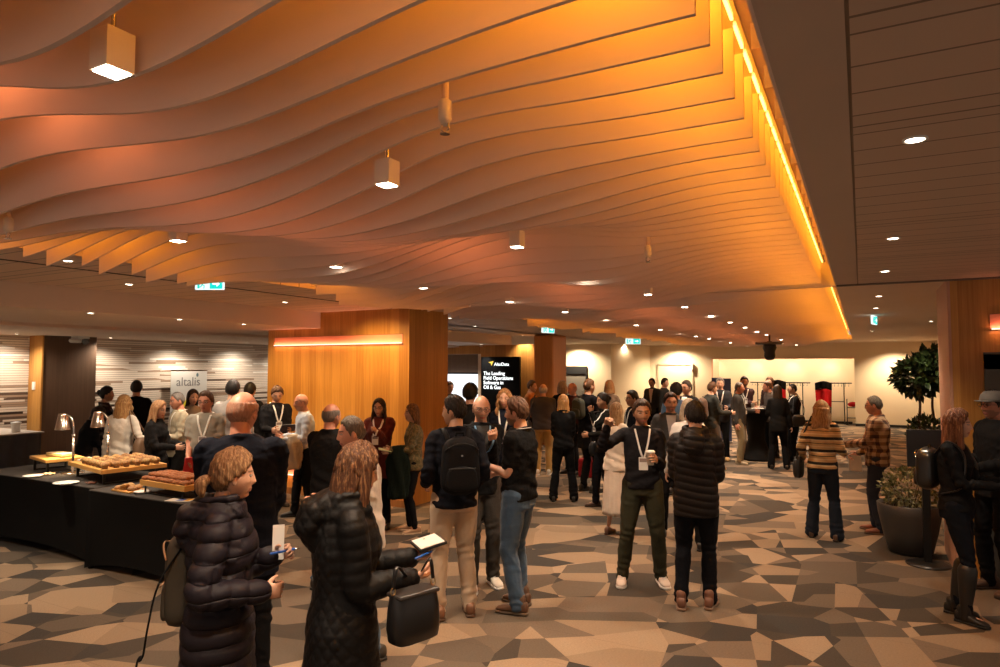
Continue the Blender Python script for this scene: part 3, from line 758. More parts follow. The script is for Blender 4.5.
def head_part(sex, lv, eye=(0.05, 0.03, 0.02), brow=(0.05, 0.03, 0.02), lip=(0.42, 0.13, 0.10), stubble=None):
    nu, nv = LEVEL[lv]['head']
    D = dirs(nu, nv); P = head_surf(D, sex); x, y, z = P[..., 0], P[..., 1], P[..., 2]
    fe = np.zeros(P.shape[:2] + (4,))
    def paint(mask, c):
        m = mask[..., None]; fe[...] = np.where(m, np.array([*c, 1.0]), fe)
    fr = y > 0.04
    if stubble is not None:
        m = fr & (z < -0.045) & ~((np.abs(x) < 0.02) & (np.abs(z + 0.068) < 0.010))
        m |= (z < -0.055) & (y > -0.01)
        paint(m, stubble); fe[..., 3] = np.where(m, 0.7, fe[..., 3])
    paint(fr & (np.abs(z - 0.0265 + 0.12 * np.maximum(np.abs(x) - 0.035, 0)) < (0.0042 if sex == 'm' else 0.003)) & (np.abs(x) > 0.012) & (np.abs(x) < 0.055), brow)
    paint(fr & (np.abs(x) < 0.024) & (np.abs(z + 0.068) < 0.0095), lip)
    paint(fr & (np.abs(x) < 0.022) & (np.abs(z + 0.068) < 0.0022), tuple(v * 0.35 for v in lip))
    ex = (np.abs(x) - 0.033) / 0.0155; ez = (z - 0.006) / 0.0065
    paint(fr & (ex ** 2 + ez ** 2 < 1), (0.14, 0.07, 0.05))
    V = P.reshape(-1, 3); FE = fe.reshape(-1, 4)
    mb = MB(); mb.raw(V, grid_faces(nv, nu)); feats = [FE]
    def extra(m2, c=None):
        n0_ = mb.n; v = np.concatenate(m2.v); mb.raw(v, m2.f)
        feats.append(np.tile(np.array([*(c or (0, 0, 0)), 1.0 if c else 0.0]), (len(v), 1)))
    for sx in (-1, 1):
        e = MB().ell((0, 0, 0), (0.0135, 0.0115, 0.0135), 14)
        v = np.concatenate(e.v) + np.array([sx * 0.0325, 0.0755, 0.005]); r_ = np.hypot(v[:, 0] - sx * 0.0325, v[:, 2] - 0.005)
        lid = (v[:, 2] > 0.0100) | (v[:, 2] < -0.0002)
        mb.raw(v, e.f)
        c = np.tile(np.array([0.36, 0.31, 0.28, 1.0]), (len(v), 1)); c[r_ < 0.0062] = (*eye, 1.0); c[lid] = (0, 0, 0, 0)
        feats.append(c)
        M = Matrix.Translation((sx * 0.0765, -0.006, -0.006)) @ Matrix.Rotation(R(-18 * sx), 4, 'Z') @ Matrix.Rotation(R(12), 4, 'X')
        ear = MB().ell((0, 0, 0), (0.008, 0.018, 0.032), 14)
        v = np.concatenate(ear.v); dish = np.exp(-(v[:, 1] ** 2 + (v[:, 2] - 0.004) ** 2) / 0.00012); v[:, 0] -= sx * dish * 0.006 * (np.sign(v[:, 0]) == sx)
        v[:, 1] *= np.where(v[:, 2] < 0, 0.75, 1.0)
        m2 = MB(); m2.raw(xf(v, M), ear.f); extra(m2)
    return mb, np.concatenate(feats)
def hair_part(style, sex, lv):
    """returns MB in head coordinates"""
    nu, nv = LEVEL[lv]['head']; D = dirs(nu, nv); P = head_surf(D, sex)
    # no nose etc. beneath the hair: use a plain skull
    Q = np.stack([D[..., 0] * 0.080, D[..., 1] * 0.097, D[..., 2] * 0.121], -1)
    x, y, z = Q[..., 0], Q[..., 1], Q[..., 2]
    s = sstep(0.0, -0.12, z); back = sstep(0.0, -0.06, y)
    Q[..., 0] *= (1 - 0.28 * s); Q[..., 1] += back * s * 0.05
    phi = np.degrees(np.abs(np.arctan2(D[..., 0], D[..., 1])))
    line = {'tail': ([0, 20, 40, 60, 78, 95, 120, 180], [0.076, 0.070, 0.054, 0.024, 0.004, -0.012, -0.055, -0.085]), 'short': ([0, 30, 52, 66, 80, 96, 118, 180], [0.066, 0.070, 0.050, 0.020, -0.018, 0.012, -0.050, -0.078]),
            'long': ([0, 14, 36, 60, 80, 100, 180], [0.082, 0.076, 0.058, 0.010, -0.045, -0.10, -0.13]),
            'bald': ([0, 70, 80, 96, 120, 180], [0.2, 0.02, -0.012, 0.010, -0.050, -0.075])}
    key = 'bald' if style in ('bald', 'fringe') else ('short' if style in ('short', 'crop', 'curly', 'side', 'cap', 'thin') else ('tail' if style in ('ponytail', 'bun') else 'long'))
    zh = np.interp(phi, *line[key]) + 0.004 * np.sin(phi * 0.37) + 0.003 * np.sin(phi * 0.9 + 1)
    th = {'short': 0.015, 'crop': 0.007, 'curly': 0.026, 'side': 0.018, 'bald': 0.004, 'fringe': 0.008, 'thin': 0.008}.get(style, 0.017)
    m = sstep(-0.003, 0.024 if key == 'short' else 0.012, z - zh)
    t = th * m * (0.75 + 0.35 * sstep(0.0, 0.1, z)) - 0.007 * (1 - m)
    if key == 'bald': t = np.where(z > 0.045, t - 0.014 * sstep(0.045, 0.075, z), t)
    rr = np.random.RandomState(3)
    az = np.degrees(np.arctan2(D[..., 0], D[..., 1]))
    if style == 'curly':
        t = t + m * (0.010 * np.sin(az * 0.22 + z * 130) * np.sin(z * 150 + az * 0.1))
    else:
        t = t + m * th * 0.13 * (np.sin(az * 0.45 + 25 * z) + 0.6 * np.sin(az * 0.9 + 2 - 30 * z))
    if style != 'curly' and lv < 2 and key != 'bald':
        t = t + m * th * 0.22 * (np.sin(az * 1.3 + z * 60) * np.sin(z * 85 - az * 0.25) + 0.6 * np.sin(az * 0.21 + 40 * z + 1))
    if style == 'side': t = t + m * 0.010 * sstep(0.0, 0.06, y) * sstep(0.03, 0.09, z)
    nrm = D / np.linalg.norm(D, axis=-1, keepdims=True)
    H = Q + nrm * t[..., None]
    mb = MB(); mb.raw(H.reshape(-1, 3), grid_faces(nv, nu))
    def curtain(z1, w0, w1, y0, y1, d0=0.055, d1=0.03, wave=0.0, n=11, spread=0.0):
        rings = []; a = np.arange(40) * 2 * math.pi / 40
        for i in range(n):
            k = i / (n - 1); zz = 0.035 + (z1 - 0.035) * k
            w = w0 + (w1 - w0) * k + wave * math.sin(k * 14); d = d0 + (d1 - d0) * k
            yc = y0 + (y1 - y0) * k ** 0.7
            c, s2 = np.cos(a), np.sin(a)
            xx = w * np.sign(c) * np.abs(c) ** 0.8; yy_ = d * np.sign(s2) * np.abs(s2) ** 0.8
            yy_ = yy_ + 0.035 * (np.abs(xx) / max(w, 1e-6)) ** 2 * (1 - 0.4 * k)
            rip = 1 + 0.05 * np.sin(a * 9 + k * 4) + 0.03 * np.sin(a * 17 - k * 9)
            rings.append(np.stack([xx * rip, (yc + yy_ * rip), np.full(40, zz) - (0.012 * np.sin(a * 5) if i == n - 1 else 0)], 1))
        mb.loft(rings)
    def lock(sx, z1, x0=0.072, x1=0.095, y0=0.012, y1=0.05, r0=0.020, r1=0.016, wave=0.0):
        pts = []; rad = []
        for k in np.linspace(0, 1, 12):
            pts.append((sx * (x0 + (x1 - x0) * math.sin(k * 1.8) + wave * math.sin(k * 17)), y0 + (y1 - y0) * k ** 1.4 + wave * math.cos(k * 15), 0.05 + (z1 - 0.05) * k)); rad.append((r0 + (r1 - r0) * k, (r0 + (r1 - r0) * k) * 1.7))
        mb.tube(pts, rad, 14, ref=(1, 0, 0))
    if style == 'ponytail':
        for dx in (-0.014, 0, 0.014):
            mb.tube(smooth_path([(dx * 0.4, -0.085, -0.012), (dx, -0.118, -0.016), (dx * 1.4, -0.140, -0.036), (dx * 1.6, -0.140, -0.068), (dx * 1.2, -0.130, -0.098)], [0.016, 0.026, 0.030, 0.024, 0.008], 5)[0],
                    smooth_path([(0, 0, 0)] * 5, [0.014, 0.024, 0.028, 0.022, 0.007], 5)[1].tolist() and [r for r in np.interp(np.linspace(0, 4, 21), range(5), [0.014, 0.024, 0.028, 0.022, 0.007])], 12)
    if style == 'bun': mb.ell((0, -0.105, 0.03), (0.045, 0.04, 0.045), 18)
    if style == 'long': curtain(-0.30, 0.084, 0.105, -0.052, -0.085)
    if style == 'straight':
        curtain(-0.27, 0.086, 0.10, -0.045, -0.07, 0.060, 0.045)
        lock(-1, -0.20, y1=0.03); lock(1, -0.20, y1=0.03)
    if style == 'locks':
        curtain(-0.33, 0.084, 0.11, -0.052, -0.075, wave=0.004)
        lock(-1, -0.32, wave=0.004, y1=0.075); lock(1, -0.32, wave=0.004, y1=0.075)
    if style == 'bob':
        curtain(-0.13, 0.088, 0.092, -0.035, -0.04, 0.065, 0.050); lock(-1, -0.12, y1=0.02); lock(1, -0.12, y1=0.02)
    if style == 'wavy':
        curtain(-0.24, 0.092, 0.125, -0.050, -0.075, 0.065, 0.05, wave=0.008)
        lock(-1, -0.20, wave=0.008, y1=0.04, r0=0.026, r1=0.022); lock(1, -0.20, wave=0.008, y1=0.04, r0=0.026, r1=0.022)
    return mb
_hand_cache = {}
def hand_part(curl, lv):
    k = (curl, lv)
    if k not in _hand_cache:
        mb = MB(); rgs = []
        for z, rx, ry in ((-0.02, 0.026, 0.019), (0.005, 0.028, 0.018), (0.03, 0.038, 0.016), (0.065, 0.041, 0.0145), (0.088, 0.038, 0.012)):
            rgs.append(((0, 0, z), (rx, ry)))
        mb.tube([a for a, b in rgs], [b for a, b in rgs], 16, ref=(1, 0, 0))
        c = R(curl)
        for x0, L, sp in ((-0.030, 0.058, -7), (-0.010, 0.074, -2), (0.011, 0.080, 3), (0.031, 0.072, 8)):
            p = np.array([x0, 0.0, 0.080]); ang = c * 0.55; pts = [p - np.array([0, 0, 0.012])]; s_ = R(sp) * (1 - curl / 120)
            for f in (0.45, 0.32, 0.25):
                d = np.array([math.sin(s_) * math.cos(ang), math.sin(ang), math.cos(ang) * math.cos(s_)])
                pts.append(p); p = p + d * L * f; ang += c
            pts.append(p)
            mb.tube(pts, [0.0095, 0.0092, 0.0085, 0.0078, 0.0066], 10, ref=(1, 0, 0))
        cc = c * 0.35
        a0 = np.array([0.024, 0.004, 0.018]); d = np.array([0.62 * math.cos(cc), 0.25 + 0.6 * math.sin(cc), 0.72]); d /= np.linalg.norm(d)
        a1 = a0 + d * 0.042; d2 = d + np.array([-0.30, 0.15 + 0.5 * math.sin(cc), 0.1]); d2 /= np.linalg.norm(d2)
        a2 = a1 + d2 * 0.030; a3 = a2 + (d2 + np.array([-0.2, 0.1, 0])) * 0.022
        mb.tube([a0, a1, a2, a3], [0.0145, 0.0115, 0.0098, 0.0078], 10)
        me = remesh(mb, LEVEL[lv]['hand'], 2, 0.4)
        _hand_cache[k] = (co_of(me), faces_of(me)); bpy.data.meshes.remove(me)
    return _hand_cache[k]
def ik(A, T, a, b, pole):
    A = np.array(A, float); T = np.array(T, float); d = T - A; L = np.linalg.norm(d)
    if L > (a + b) * 0.998: T = A + d / L * (a + b) * 0.998; d = T - A; L = np.linalg.norm(d)
    if L < abs(a - b) + 0.03: T = A + d / L * (abs(a - b) + 0.03); d = T - A; L = np.linalg.norm(d)
    x = (a * a - b * b + L * L) / (2 * L); h = math.sqrt(max(a * a - x * x, 0)); u = d / L
    p = np.array(pole, float); p = p - u * np.dot(p, u); p /= np.linalg.norm(p) + 1e-9
    return A + u * x + p * h, T
PEOPLE = []
SKINS = {'light': (0.60, 0.33, 0.22), 'ruddy': (0.56, 0.25, 0.16), 'tan': (0.42, 0.22, 0.13), 'brown': (0.20, 0.09, 0.05)}
POSE = {'down': (0.27, 0.03, 0.80), 'front': (0.10, 0.30, 1.12), 'low': (0.12, 0.24, 0.98), 'pocket': (0.24, 0.08, 0.90), 'chest': (0.05, 0.24, 1.27), 'hold': (0.16, 0.32, 1.12), 'mouth': (0.03, 0.20, 1.44), 'cross': (-0.13, 0.20, 1.18)}
def person(px, depth, Ht, face, label, sex='m', top=None, bottom=None, shoes=None, hair=('short', (0.03, 0.02, 0.015)), skin='light',
           RH='down', LH='down', lean=0.0, side=0.0, head=(0, 0), legs=((0.11, 0.03), (-0.11, -0.02)), lanyard=None, glasses=False, lv=2,
           curl=(28, 28), palm=('in', 'in'), group=None, stubble=None, wide=1.0, elbows=(None, None), shirt=None, xy=None, shape=1.0):
    top = dict(dict(kind='jacket', col=(0.02, 0.02, 0.025), th=0.014, hem=0.80, sleeve='long'), **(top or {}))
    bottom = dict(dict(kind='trousers', col=(0.02, 0.02, 0.025), th=0.012), **(bottom or {}))
    shoes = dict(dict(kind='shoe', col=(0.02, 0.015, 0.012), sole=None), **(shoes or {}))
    k = Ht / 1.75; L = LEVEL[lv]
    X, Y = at_depth(px, depth) if xy is None else xy
    v = Vector((X, Y)).normalized(); rgt = Vector((v.y, -v.x)); fa = R(face)
    f = -v * math.cos(fa) + rgt * math.sin(fa); rz = math.atan2(-f.x, f.y)
    root = thing('person', label, 'person', (X, Y, 0), rz, group)
    male = sex == 'm'; wd = (1.0 if male else 0.88) * wide
    hipz = 0.925 * k
    T3 = Matrix.Translation((0, 0, hipz)) @ Matrix.Rotation(R(side), 4, 'Y') @ Matrix.Rotation(R(-lean), 4, 'X') @ Matrix.Translation((0, 0, -hipz))
    up = lambda p: np.array(T3 @ Vector([c * k for c in p]))
    shx = 0.163 * wd
    SH = [up((shx, -0.012, 1.405)), up((-shx, -0.012, 1.405))]
    ARM = []
    for i, (tg, sx) in enumerate(((RH, 1), (LH, -1))):
        q = POSE[tg] if isinstance(tg, str) else tg
        if isinstance(tg, str): q = (q[0] * sx, q[1], q[2])
        q = np.array(q) * k
        if isinstance(tg, str) and tg in ('down', 'pocket'): q = q + (SH[i] - np.array([shx * sx, -0.012, 1.405]) * k) * np.array([0.9, 0.9, 0.3])
        pole = elbows[i] or ((sx * 0.24, -0.8, -0.6))
        el, wr = ik(SH[i], q, 0.285 * k, 0.255 * k, pole)
        ARM.append((SH[i], el, wr))
    HIP = [np.array((0.088 * wd * k, 0, 0.93 * k)), np.array((-0.088 * wd * k, 0, 0.93 * k))]
    LEG = []
    for i, (fx, fy) in enumerate(legs):
        an = np.array((fx * k, fy * k, 0.085 * k)); kn, an = ik(HIP[i], an, 0.43 * k, 0.425 * k, (0, 1, 0.02)); LEG.append((HIP[i], kn, an))
    # --- torso rings
    if male: prof = [(0.80, .160, .115), (0.92, .165, .118), (1.02, .155, .112), (1.12, .152, .110), (1.24, .165, .116), (1.34, .168, .116), (1.39, .168, .104), (1.425, .150, .088), (1.455, .112, .074), (1.48, .074, .064), (1.50, .060, .060)]
    else: prof = [(0.80, .160, .115), (0.92, .166, .120), (1.02, .140, .102), (1.10, .125, .095), (1.20, .138, .104), (1.29, .150, .122), (1.36, .146, .100), (1.40, .134, .086), (1.432, .100, .068), (1.46, .064, .056), (1.49, .050, .050)]
    def torso(mb, th, hem, flare=0.0, topz=2.0, belly=0.0):
        rg = []; a = np.arange(32) * 2 * math.pi / 32
        zs = [p[0] for p in prof]
        for z in np.linspace(hem, min(1.49, topz), max(10, int((1.5 - hem) / 0.035))):
            rx = np.interp(z, zs, [p[1] for p in prof]) * wd * (1 if male else 1.1); ry = np.interp(z, zs, [p[2] for p in prof])
            rx = rx + th * (0.9 if z < 1.3 else 0.55); ry = ry + th + belly * math.exp(-((z - 1.08) / 0.13) ** 2)
            if z < 0.85: rx += flare * (0.85 - z); ry += flare * (0.85 - z)
            e = 0.85; c, s2 = np.cos(a), np.sin(a)
            yo = -0.012 * math.exp(-((z - 1.3) / 0.15) ** 2) + (0.012 if not male else 0) * math.exp(-((z - 1.28) / 0.06) ** 2)
            q = np.stack([rx * np.sign(c) * np.abs(c) ** e, ry * np.sign(s2) * np.abs(s2) ** e + yo, np.full(32, z)], 1) * k
            if z > 0.9: q = xf(q, T3)
            rg.append(q)
        mb.loft(rg)
    def arm(mb, i, th, upto=1.0, cuff=0.0, puff=1.0):
        s_, e_, w_ = ARM[i]; g = (1.0 if male else 0.86) * k
        inn = s_ + (np.array(T3 @ Vector((0, -0.01 * k, 1.41 * k))) - s_) * 0.40
        R0 = [(.050 * g + th * 0.6), (.053 * g + th * 0.8), (.049 * g + th), (.042 * g + th * 1.05), (.039 * g + th), (.031 * g + th * 0.9)]
        pts = [inn, s_, (s_ + e_) / 2, e_, e_ * 0.55 + w_ * 0.45, w_]
        if upto < 0.5: pts = [inn, s_, (s_ + e_) / 2, s_ * 0.3 + e_ * 0.7]; R0 = R0[:3] + [.051 * g + th]
        elif upto < 1.0: pts = pts[:5]; R0 = R0[:5]
        p, r_ = smooth_path(pts, R0, 5); mb.tube(p, [tuple(q) for q in r_], 14)
    def leg(mb, i, th, rads=(.088, .078, .058, .054, .037), upto=1.0, end=0.0):
        h, kn, an = LEG[i]; g = (1.0 if male else 0.98) * k
        pts = [h + np.array([0, 0, 0.02]), (h + kn) / 2, kn, kn * 0.62 + an * 0.38, an + np.array([0, 0, end])]
        p, r_ = smooth_path(pts, [q * g + th for q in rads], 5); mb.tube(p, [tuple(q) for q in r_], 14)
    # --- body
    mb = MB(); torso(mb, -0.024, 0.93)
    for i in (0, 1):
        arm(mb, i, -0.004 if top['sleeve'] != 'long' else -0.008)
        leg(mb, i, -0.010)
        kn, an = LEG[i][1:]; mb.ell(tuple(an + np.array([0, 0.05 * k, -0.045 * k])), (0.030 * k, 0.09 * k, 0.03 * k), 10)
    hy, hp = head[0], head[1]
    HC = up((0, 0.022, 1.610)) + np.array([0, 0.012 * (lean / 20), 0])
    HM = Matrix.Translation(HC) @ Matrix.Rotation(R(-hy), 4, 'Z') @ Matrix.Rotation(R(-hp), 4, 'X') @ Matrix.Scale(k * 0.985 if male else k * 0.96, 4)
    nb = up((0, -0.028, 1.44)); nt = np.array(HM @ Vector((0, -0.018, -0.055)))
    mb.tube([nb, (nb + nt) / 2 + 0.0, nt], [(0.062 if male else 0.05) * k, (0.056 if male else 0.045) * k, (0.052 if male else 0.044) * k], 16)
    me = remesh(mb, L['v'], 4)
    bd = MB(); bd.raw(co_of(me), faces_of(me)); bpy.data.meshes.remove(me); feats = [np.zeros((bd.n, 4))]
    hd, fe = head_part(sex, lv, brow=tuple(v_ * 0.8 for v_ in hair[1]), stubble=stubble)
    bd.raw(xf(np.concatenate(hd.v), HM), hd.f); feats.append(fe)
    hands = []
    for i in (0, 1):
        s_, e_, w_ = ARM[i]; sx = 1 if i == 0 else -1
        zd = w_ - e_; zd /= np.linalg.norm(zd); inw = np.array([-sx, 0.0, 0.0])
        pn = {'in': inw + np.array([0, 0.15, 0]), 'up': np.array([0, 0, 1.0]) + inw * 0.3, 'down': np.array([0, 0, -1.0]) + inw * 0.3, 'back': np.array([0, -1.0, 0]), 'fwd': np.array([0, 1.0, 0.1])}[palm[i]]
        pn = pn - zd * np.dot(pn, zd); pn /= np.linalg.norm(pn)
        xd = np.cross(zd, pn) if i == 0 else np.cross(pn, zd)
        hs = k * (1.0 if male else 0.9)
        M = Matrix(((xd[0] * hs, pn[0] * hs, zd[0] * hs, w_[0]), (xd[1] * hs, pn[1] * hs, zd[1] * hs, w_[1]), (xd[2] * hs, pn[2] * hs, zd[2] * hs, w_[2]), (0, 0, 0, 1)))
        hv, hf = hand_part(curl[i], lv)
        bd.raw(xf(hv, M), hf if i == 1 else [q[::-1] for q in hf]); feats.append(np.zeros((len(hv), 4)))
        hands.append(M)
    me = bd.mesh('body'); at = me.attributes.new('feat', 'FLOAT_COLOR', 'POINT'); at.data.foreach_set('color', np.concatenate(feats).ravel().astype(np.float32))
    bo = link('body', me, skin_mat(SKINS[skin] if isinstance(skin, str) else skin), root)
    # --- hair
    if hair[0] != 'none':
        hm = hair_part(hair[0], sex, lv); me = MB().raw(xf(np.concatenate(hm.v), HM), hm.f).mesh('hair')
        link('hair', me, hair_mat(*hair[1:]) if hair[0] not in ('bald',) else plain(tuple(0.5 * a + 0.5 * b for a, b in zip(hair[1], SKINS['ruddy'])), 0.6), root)
    # --- lower garment
    kind = bottom['kind']
    if kind == 'skirt':
        mb = MB(); rg = []; a = np.arange(64) * 2 * math.pi / 64
        for t_ in np.linspace(0, 1, 14):
            z = 1.0 + (bottom.get('hem', 0.25) - 1.0) * t_; w = 0.14 + 0.05 * t_ ** 0.8
            rp = 1 + 0.05 * t_ * np.sin(a * 18)
            rg.append(np.stack([np.cos(a) * w * rp, np.sin(a) * w * 0.85 * rp, np.full(64, z)], 1) * k)
        mb.loft(rg); me = mb.mesh('skirt'); link('skirt', me, fabric(bottom['col'], 0.8), root)
    else:
        mb = MB(); torso(mb, min(bottom['th'] - 0.004, top['th'] * 0.9 - 0.007), 0.83, topz=1.03)
        fl = bottom.get('flare', 0.0); sl = bottom.get('slim', 0.0)
        for i in (0, 1):
            leg(mb, i, bottom['th'], (.090, .080 - sl * .3, .060 - sl * .5, .056 + fl * 0.3 - sl * .6, .048 + fl - sl * .7), end=(-0.02 if bottom.get('long', True) else 0.05))
        me = remesh(mb, L['vg'], 5)
        V = co_of(me); N = no_of(me); d = np.zeros(len(V))
        for i in (0, 1):
            h, kn, an = LEG[i]; near_ = np.abs(V[:, 0] - np.interp(V[:, 2], [an[2], kn[2], h[2]], [an[0], kn[0], h[0]])) < 0.11
            z = V[:, 2] / k; ph = V[:, 0] * 30 * (1 if i else -1)
            w = np.exp(-((z - 0.50) / 0.10) ** 2) + 1.2 * sstep(0.32, 0.12, z) + 0.5 * np.exp(-((z - 0.82) / 0.08) ** 2)
            d += near_ * w * 0.0042 * np.sin(z * 70 + ph + V[:, 1] * 30 + 2.2 * np.sin(z * 23 + V[:, 0] * 12))
        zz_ = V[:, 2] / k
        d += (0.0045 + 0.004 * np.exp(-((zz_ - 0.48) / 0.12) ** 2) + 0.005 * sstep(0.35, 0.12, zz_)) * folds(V, int(px) + 3, (16, 16, 11))
        set_co(me, V + N * (d * (1 if lv < 2 else 0.7))[:, None])
        nm = {'jeans': 'jeans'}.get(bottom.get('name'), 'trousers')
        link(nm, me, fabric(bottom['col'], bottom.get('rough', 0.9), pattern=bottom.get('pattern'), c2=bottom.get('c2')), root)
    # --- upper garment
    mb = MB(); th = top['th']; torso(mb, th, top['hem'], top.get('flare', 0.0), belly=top.get('belly', 0.0))
    for i in (0, 1): arm(mb, i, th * top.get('arm', 0.75), {'long': 1.0, 'short': 0.3, 'half': 0.75}[top['sleeve']])
    if top.get('collar', True):
        ct = [up((math.sin(a_) * 0.072, math.cos(a_) * 0.066 - 0.015, 1.462 + 0.022 * (1 - math.cos(a_)) / 2)) for a_ in np.linspace(0.45, 2 * math.pi - 0.45, 15)]
        mb.tube(ct, [(0.013 + th * 0.3) * k] * 15, 8)
    if top.get('hood'):
        for q in range(3):
            hh = [up((math.sin(a_) * (0.088 + q * 0.014), -0.012 + math.cos(a_) * (0.086 + q * 0.016), 1.522 - q * 0.035 - 0.018 * (1 - math.cos(a_)))) for a_ in np.linspace(0.75, 2 * math.pi - 0.75, 19)]
            mb.tube(hh, [(0.016 + 0.014 * math.sin(t_ * math.pi)) * k for t_ in np.linspace(0, 1, 19)], 12)
        hg = top.get('hoodsize', 1.0); hd_ = [up((0, -0.09, 1.50)), up((0, -0.13 - 0.02 * hg, 1.44)), up((0, -0.135 - 0.03 * hg, 1.36)), up((0, -0.125 - 0.02 * hg, 1.28))]
        mb.tube(hd_, [(0.075 * k, 0.03 * k), (0.088 * k, 0.046 * k * hg), (0.085 * k, 0.048 * k * hg), (0.04 * k, 0.025 * k)], 16, ref=(1, 0, 0))
    me = remesh(mb, L['vg'] * (0.8 if lv == 0 else 1), 4)
    V = co_of(me); N = no_of(me); d = np.zeros(len(V)); z = V[:, 2] / k
    # sleeve folds and quilting follow each arm
    onarm = np.zeros(len(V), bool)
    for i in (0, 1):
        s_, e_, w_ = ARM[i]
        for (a, b, base) in ((s_, e_, 0.0), (e_, w_, 0.285 * k)):
            ab = b - a; l2 = np.dot(ab, ab); t_ = np.clip(((V - a) @ ab) / l2, 0, 1); q = a + t_[:, None] * ab
            dist = np.linalg.norm(V - q, axis=1); near_ = (dist < (0.066 * k + th * 1.3)) & (np.abs(V[:, 0]) > (shx - 0.03) * k * 0.9 if base == 0 else True)
            s_len = base + t_ * math.sqrt(l2)
            if base > 0: near_ &= (t_ > 0.02)
            onarm |= near_
            if top.get('quilt'): dd = top.get('qd', 0.010) * (np.abs(np.sin(math.pi * s_len / top['quilt'])) ** 0.5 - 0.5)
            else:
                w = np.exp(-((s_len - 0.285 * k) / 0.07) ** 2) + 0.35
                dd = w * 0.0055 * np.sin(s_len * 110 + V[:, 2] * 25 + 1.3 * np.sin(V[:, 1] * 40))
            d = np.where(near_, dd, d)
    bodym = ~onarm
    if top.get('quilt') and not top.get('diamond'):
        d = np.where(bodym, top.get('qd', 0.010) * (np.abs(np.sin(math.pi * (z + 0.02 * np.sin(V[:, 0] * 8)) / top['quilt'])) ** 0.5 - 0.5), d)
    elif top.get('diamond'):
        u = V[:, 0] + V[:, 1]
        d = np.where(bodym, 0.007 * (np.minimum(np.abs(np.sin(math.pi * (z + u) / 0.075)), np.abs(np.sin(math.pi * (z - u) / 0.075))) ** 0.5), d)
    else:
        d = np.where(bodym, 0.004 * np.sin(z * 42 + V[:, 0] * 22 + 1.5 * np.sin(z * 13)) * (0.5 + np.exp(-((z - 1.05) / 0.12) ** 2)), d)
    if not top.get('quilt'): d = d + (0.0065 if top['th'] > 0.012 else 0.004) * folds(V, int(px) + 11, (13, 13, 15))
    V = V + N * (d * (1 if lv < 2 else 0.7))[:, None]
    set_co(me, V)
    nm = {'coat': 'coat', 'jacket': 'jacket', 'shirt': 'shirt', 'sweater': 'sweater', 'blazer': 'blazer', 'shawl': 'shawl', 'polo': 'polo_shirt'}.get(top['kind'], 'jacket')
    tm = fabric(top['col'], top.get('rough', 0.85), pattern=top.get('pattern'), c2=top.get('c2'), c3=top.get('c3'), fold=top.get('fold', 0.5), sheen=top.get('sheen', 0.1), seam=top.get('seam'))
    to = link(nm, me, tm, root)
    bvh = BVHTree.FromObject(to, bpy.context.evaluated_depsgraph_get()) if (lanyard or shirt or top.get('open')) else None
    def surf(x, z, back=False):
        o_ = Vector((x * k, (-1.2 if back else 1.2), z * k)); r_ = bvh.ray_cast(o_, Vector((0, 1 if back else -1, 0)))
        return r_[0].y if r_[0] is not None else (0.12 * k)
    # front panel (shirt between lapels)
    if shirt is not None:
        zt, zb_, wt, wb_ = top.get('v', (1.46, 1.12, 0.055, 0.012)); vv = []; nz, nx = 10, 7
        for a_ in range(nz):
            q = a_ / (nz - 1); zz = zt + (zb_ - zt) * q; w = wt + (wb_ - wt) * q
            for b_ in range(nx):
                xx = w * (2 * b_ / (nx - 1) - 1); vv.append((xx * k, surf(xx, zz) + 0.004, zz * k))
        vv = np.array(vv); vb = vv.copy(); vb[:, 1] -= 0.012; n_ = nz * nx; ff = []
        for a_ in range(nz - 1):
            for b_ in range(nx - 1):
                p_ = a_ * nx + b_; ff.append((p_, p_ + nx, p_ + nx + 1, p_ + 1)); ff.append((n_ + p_, n_ + p_ + 1, n_ + p_ + nx + 1, n_ + p_ + nx))
        ff += [(i_, i_ + 1, n_ + i_ + 1, n_ + i_) for i_ in range(nx - 1)]
        MB().raw(np.vstack([vv, vb]), ff).build('shirt_front', fabric(shirt, 0.8), root, True)
    if lanyard:
        lc, zbg = lanyard if isinstance(lanyard, tuple) and len(lanyard) == 2 else ((0.80, 0.78, 0.74), 1.10)
        pts = []
        for sx in (-1, 1):
            seq = [(sx * 0.062 * (1 - t_) ** 0.8 + sx * 0.008, 1.455 + (zbg + 0.06 - 1.455) * t_) for t_ in np.linspace(0, 1, 9)]
            q = [Vector((a_ * k, surf(a_, b_) + 0.005, b_ * k)) for a_, b_ in seq]; pts.append(q)
        nk = [Vector(up((math.sin(a_) * 0.078, math.cos(a_) * 0.078 - 0.022, 1.475 + 0.012 * (1 - math.cos(a_)) / 2))) for a_ in np.linspace(-0.9, -(2 * math.pi - 0.9), 12)]
        pth = pts[0][::-1] + nk + pts[1]
        MB().tube([tuple(q) for q in pth], [(0.0085 * (1.0 if lv == 0 else 1.3), 0.0018)] * len(pth), 8, ref=None).build('lanyard', plain(lc, 0.7), root, True)
        yb = max(surf(0, zbg), surf(0.03, zbg), surf(-0.03, zbg), surf(0, zbg - 0.05), surf(0, zbg + 0.04)) + 0.004
        b_ = MB().box(-0.042 * k, yb, (zbg - 0.06) * k, 0.042 * k, yb + 0.003, (zbg + 0.06) * k).build('name_badge', plain((0.80, 0.78, 0.74), 0.5), root)
        MB().box(-0.036 * k, yb + 0.003, (zbg + 0.015) * k, 0.036 * k, yb + 0.004, (zbg + 0.05) * k).build('badge_header', plain((0.25, 0.20, 0.18), 0.5), b_)
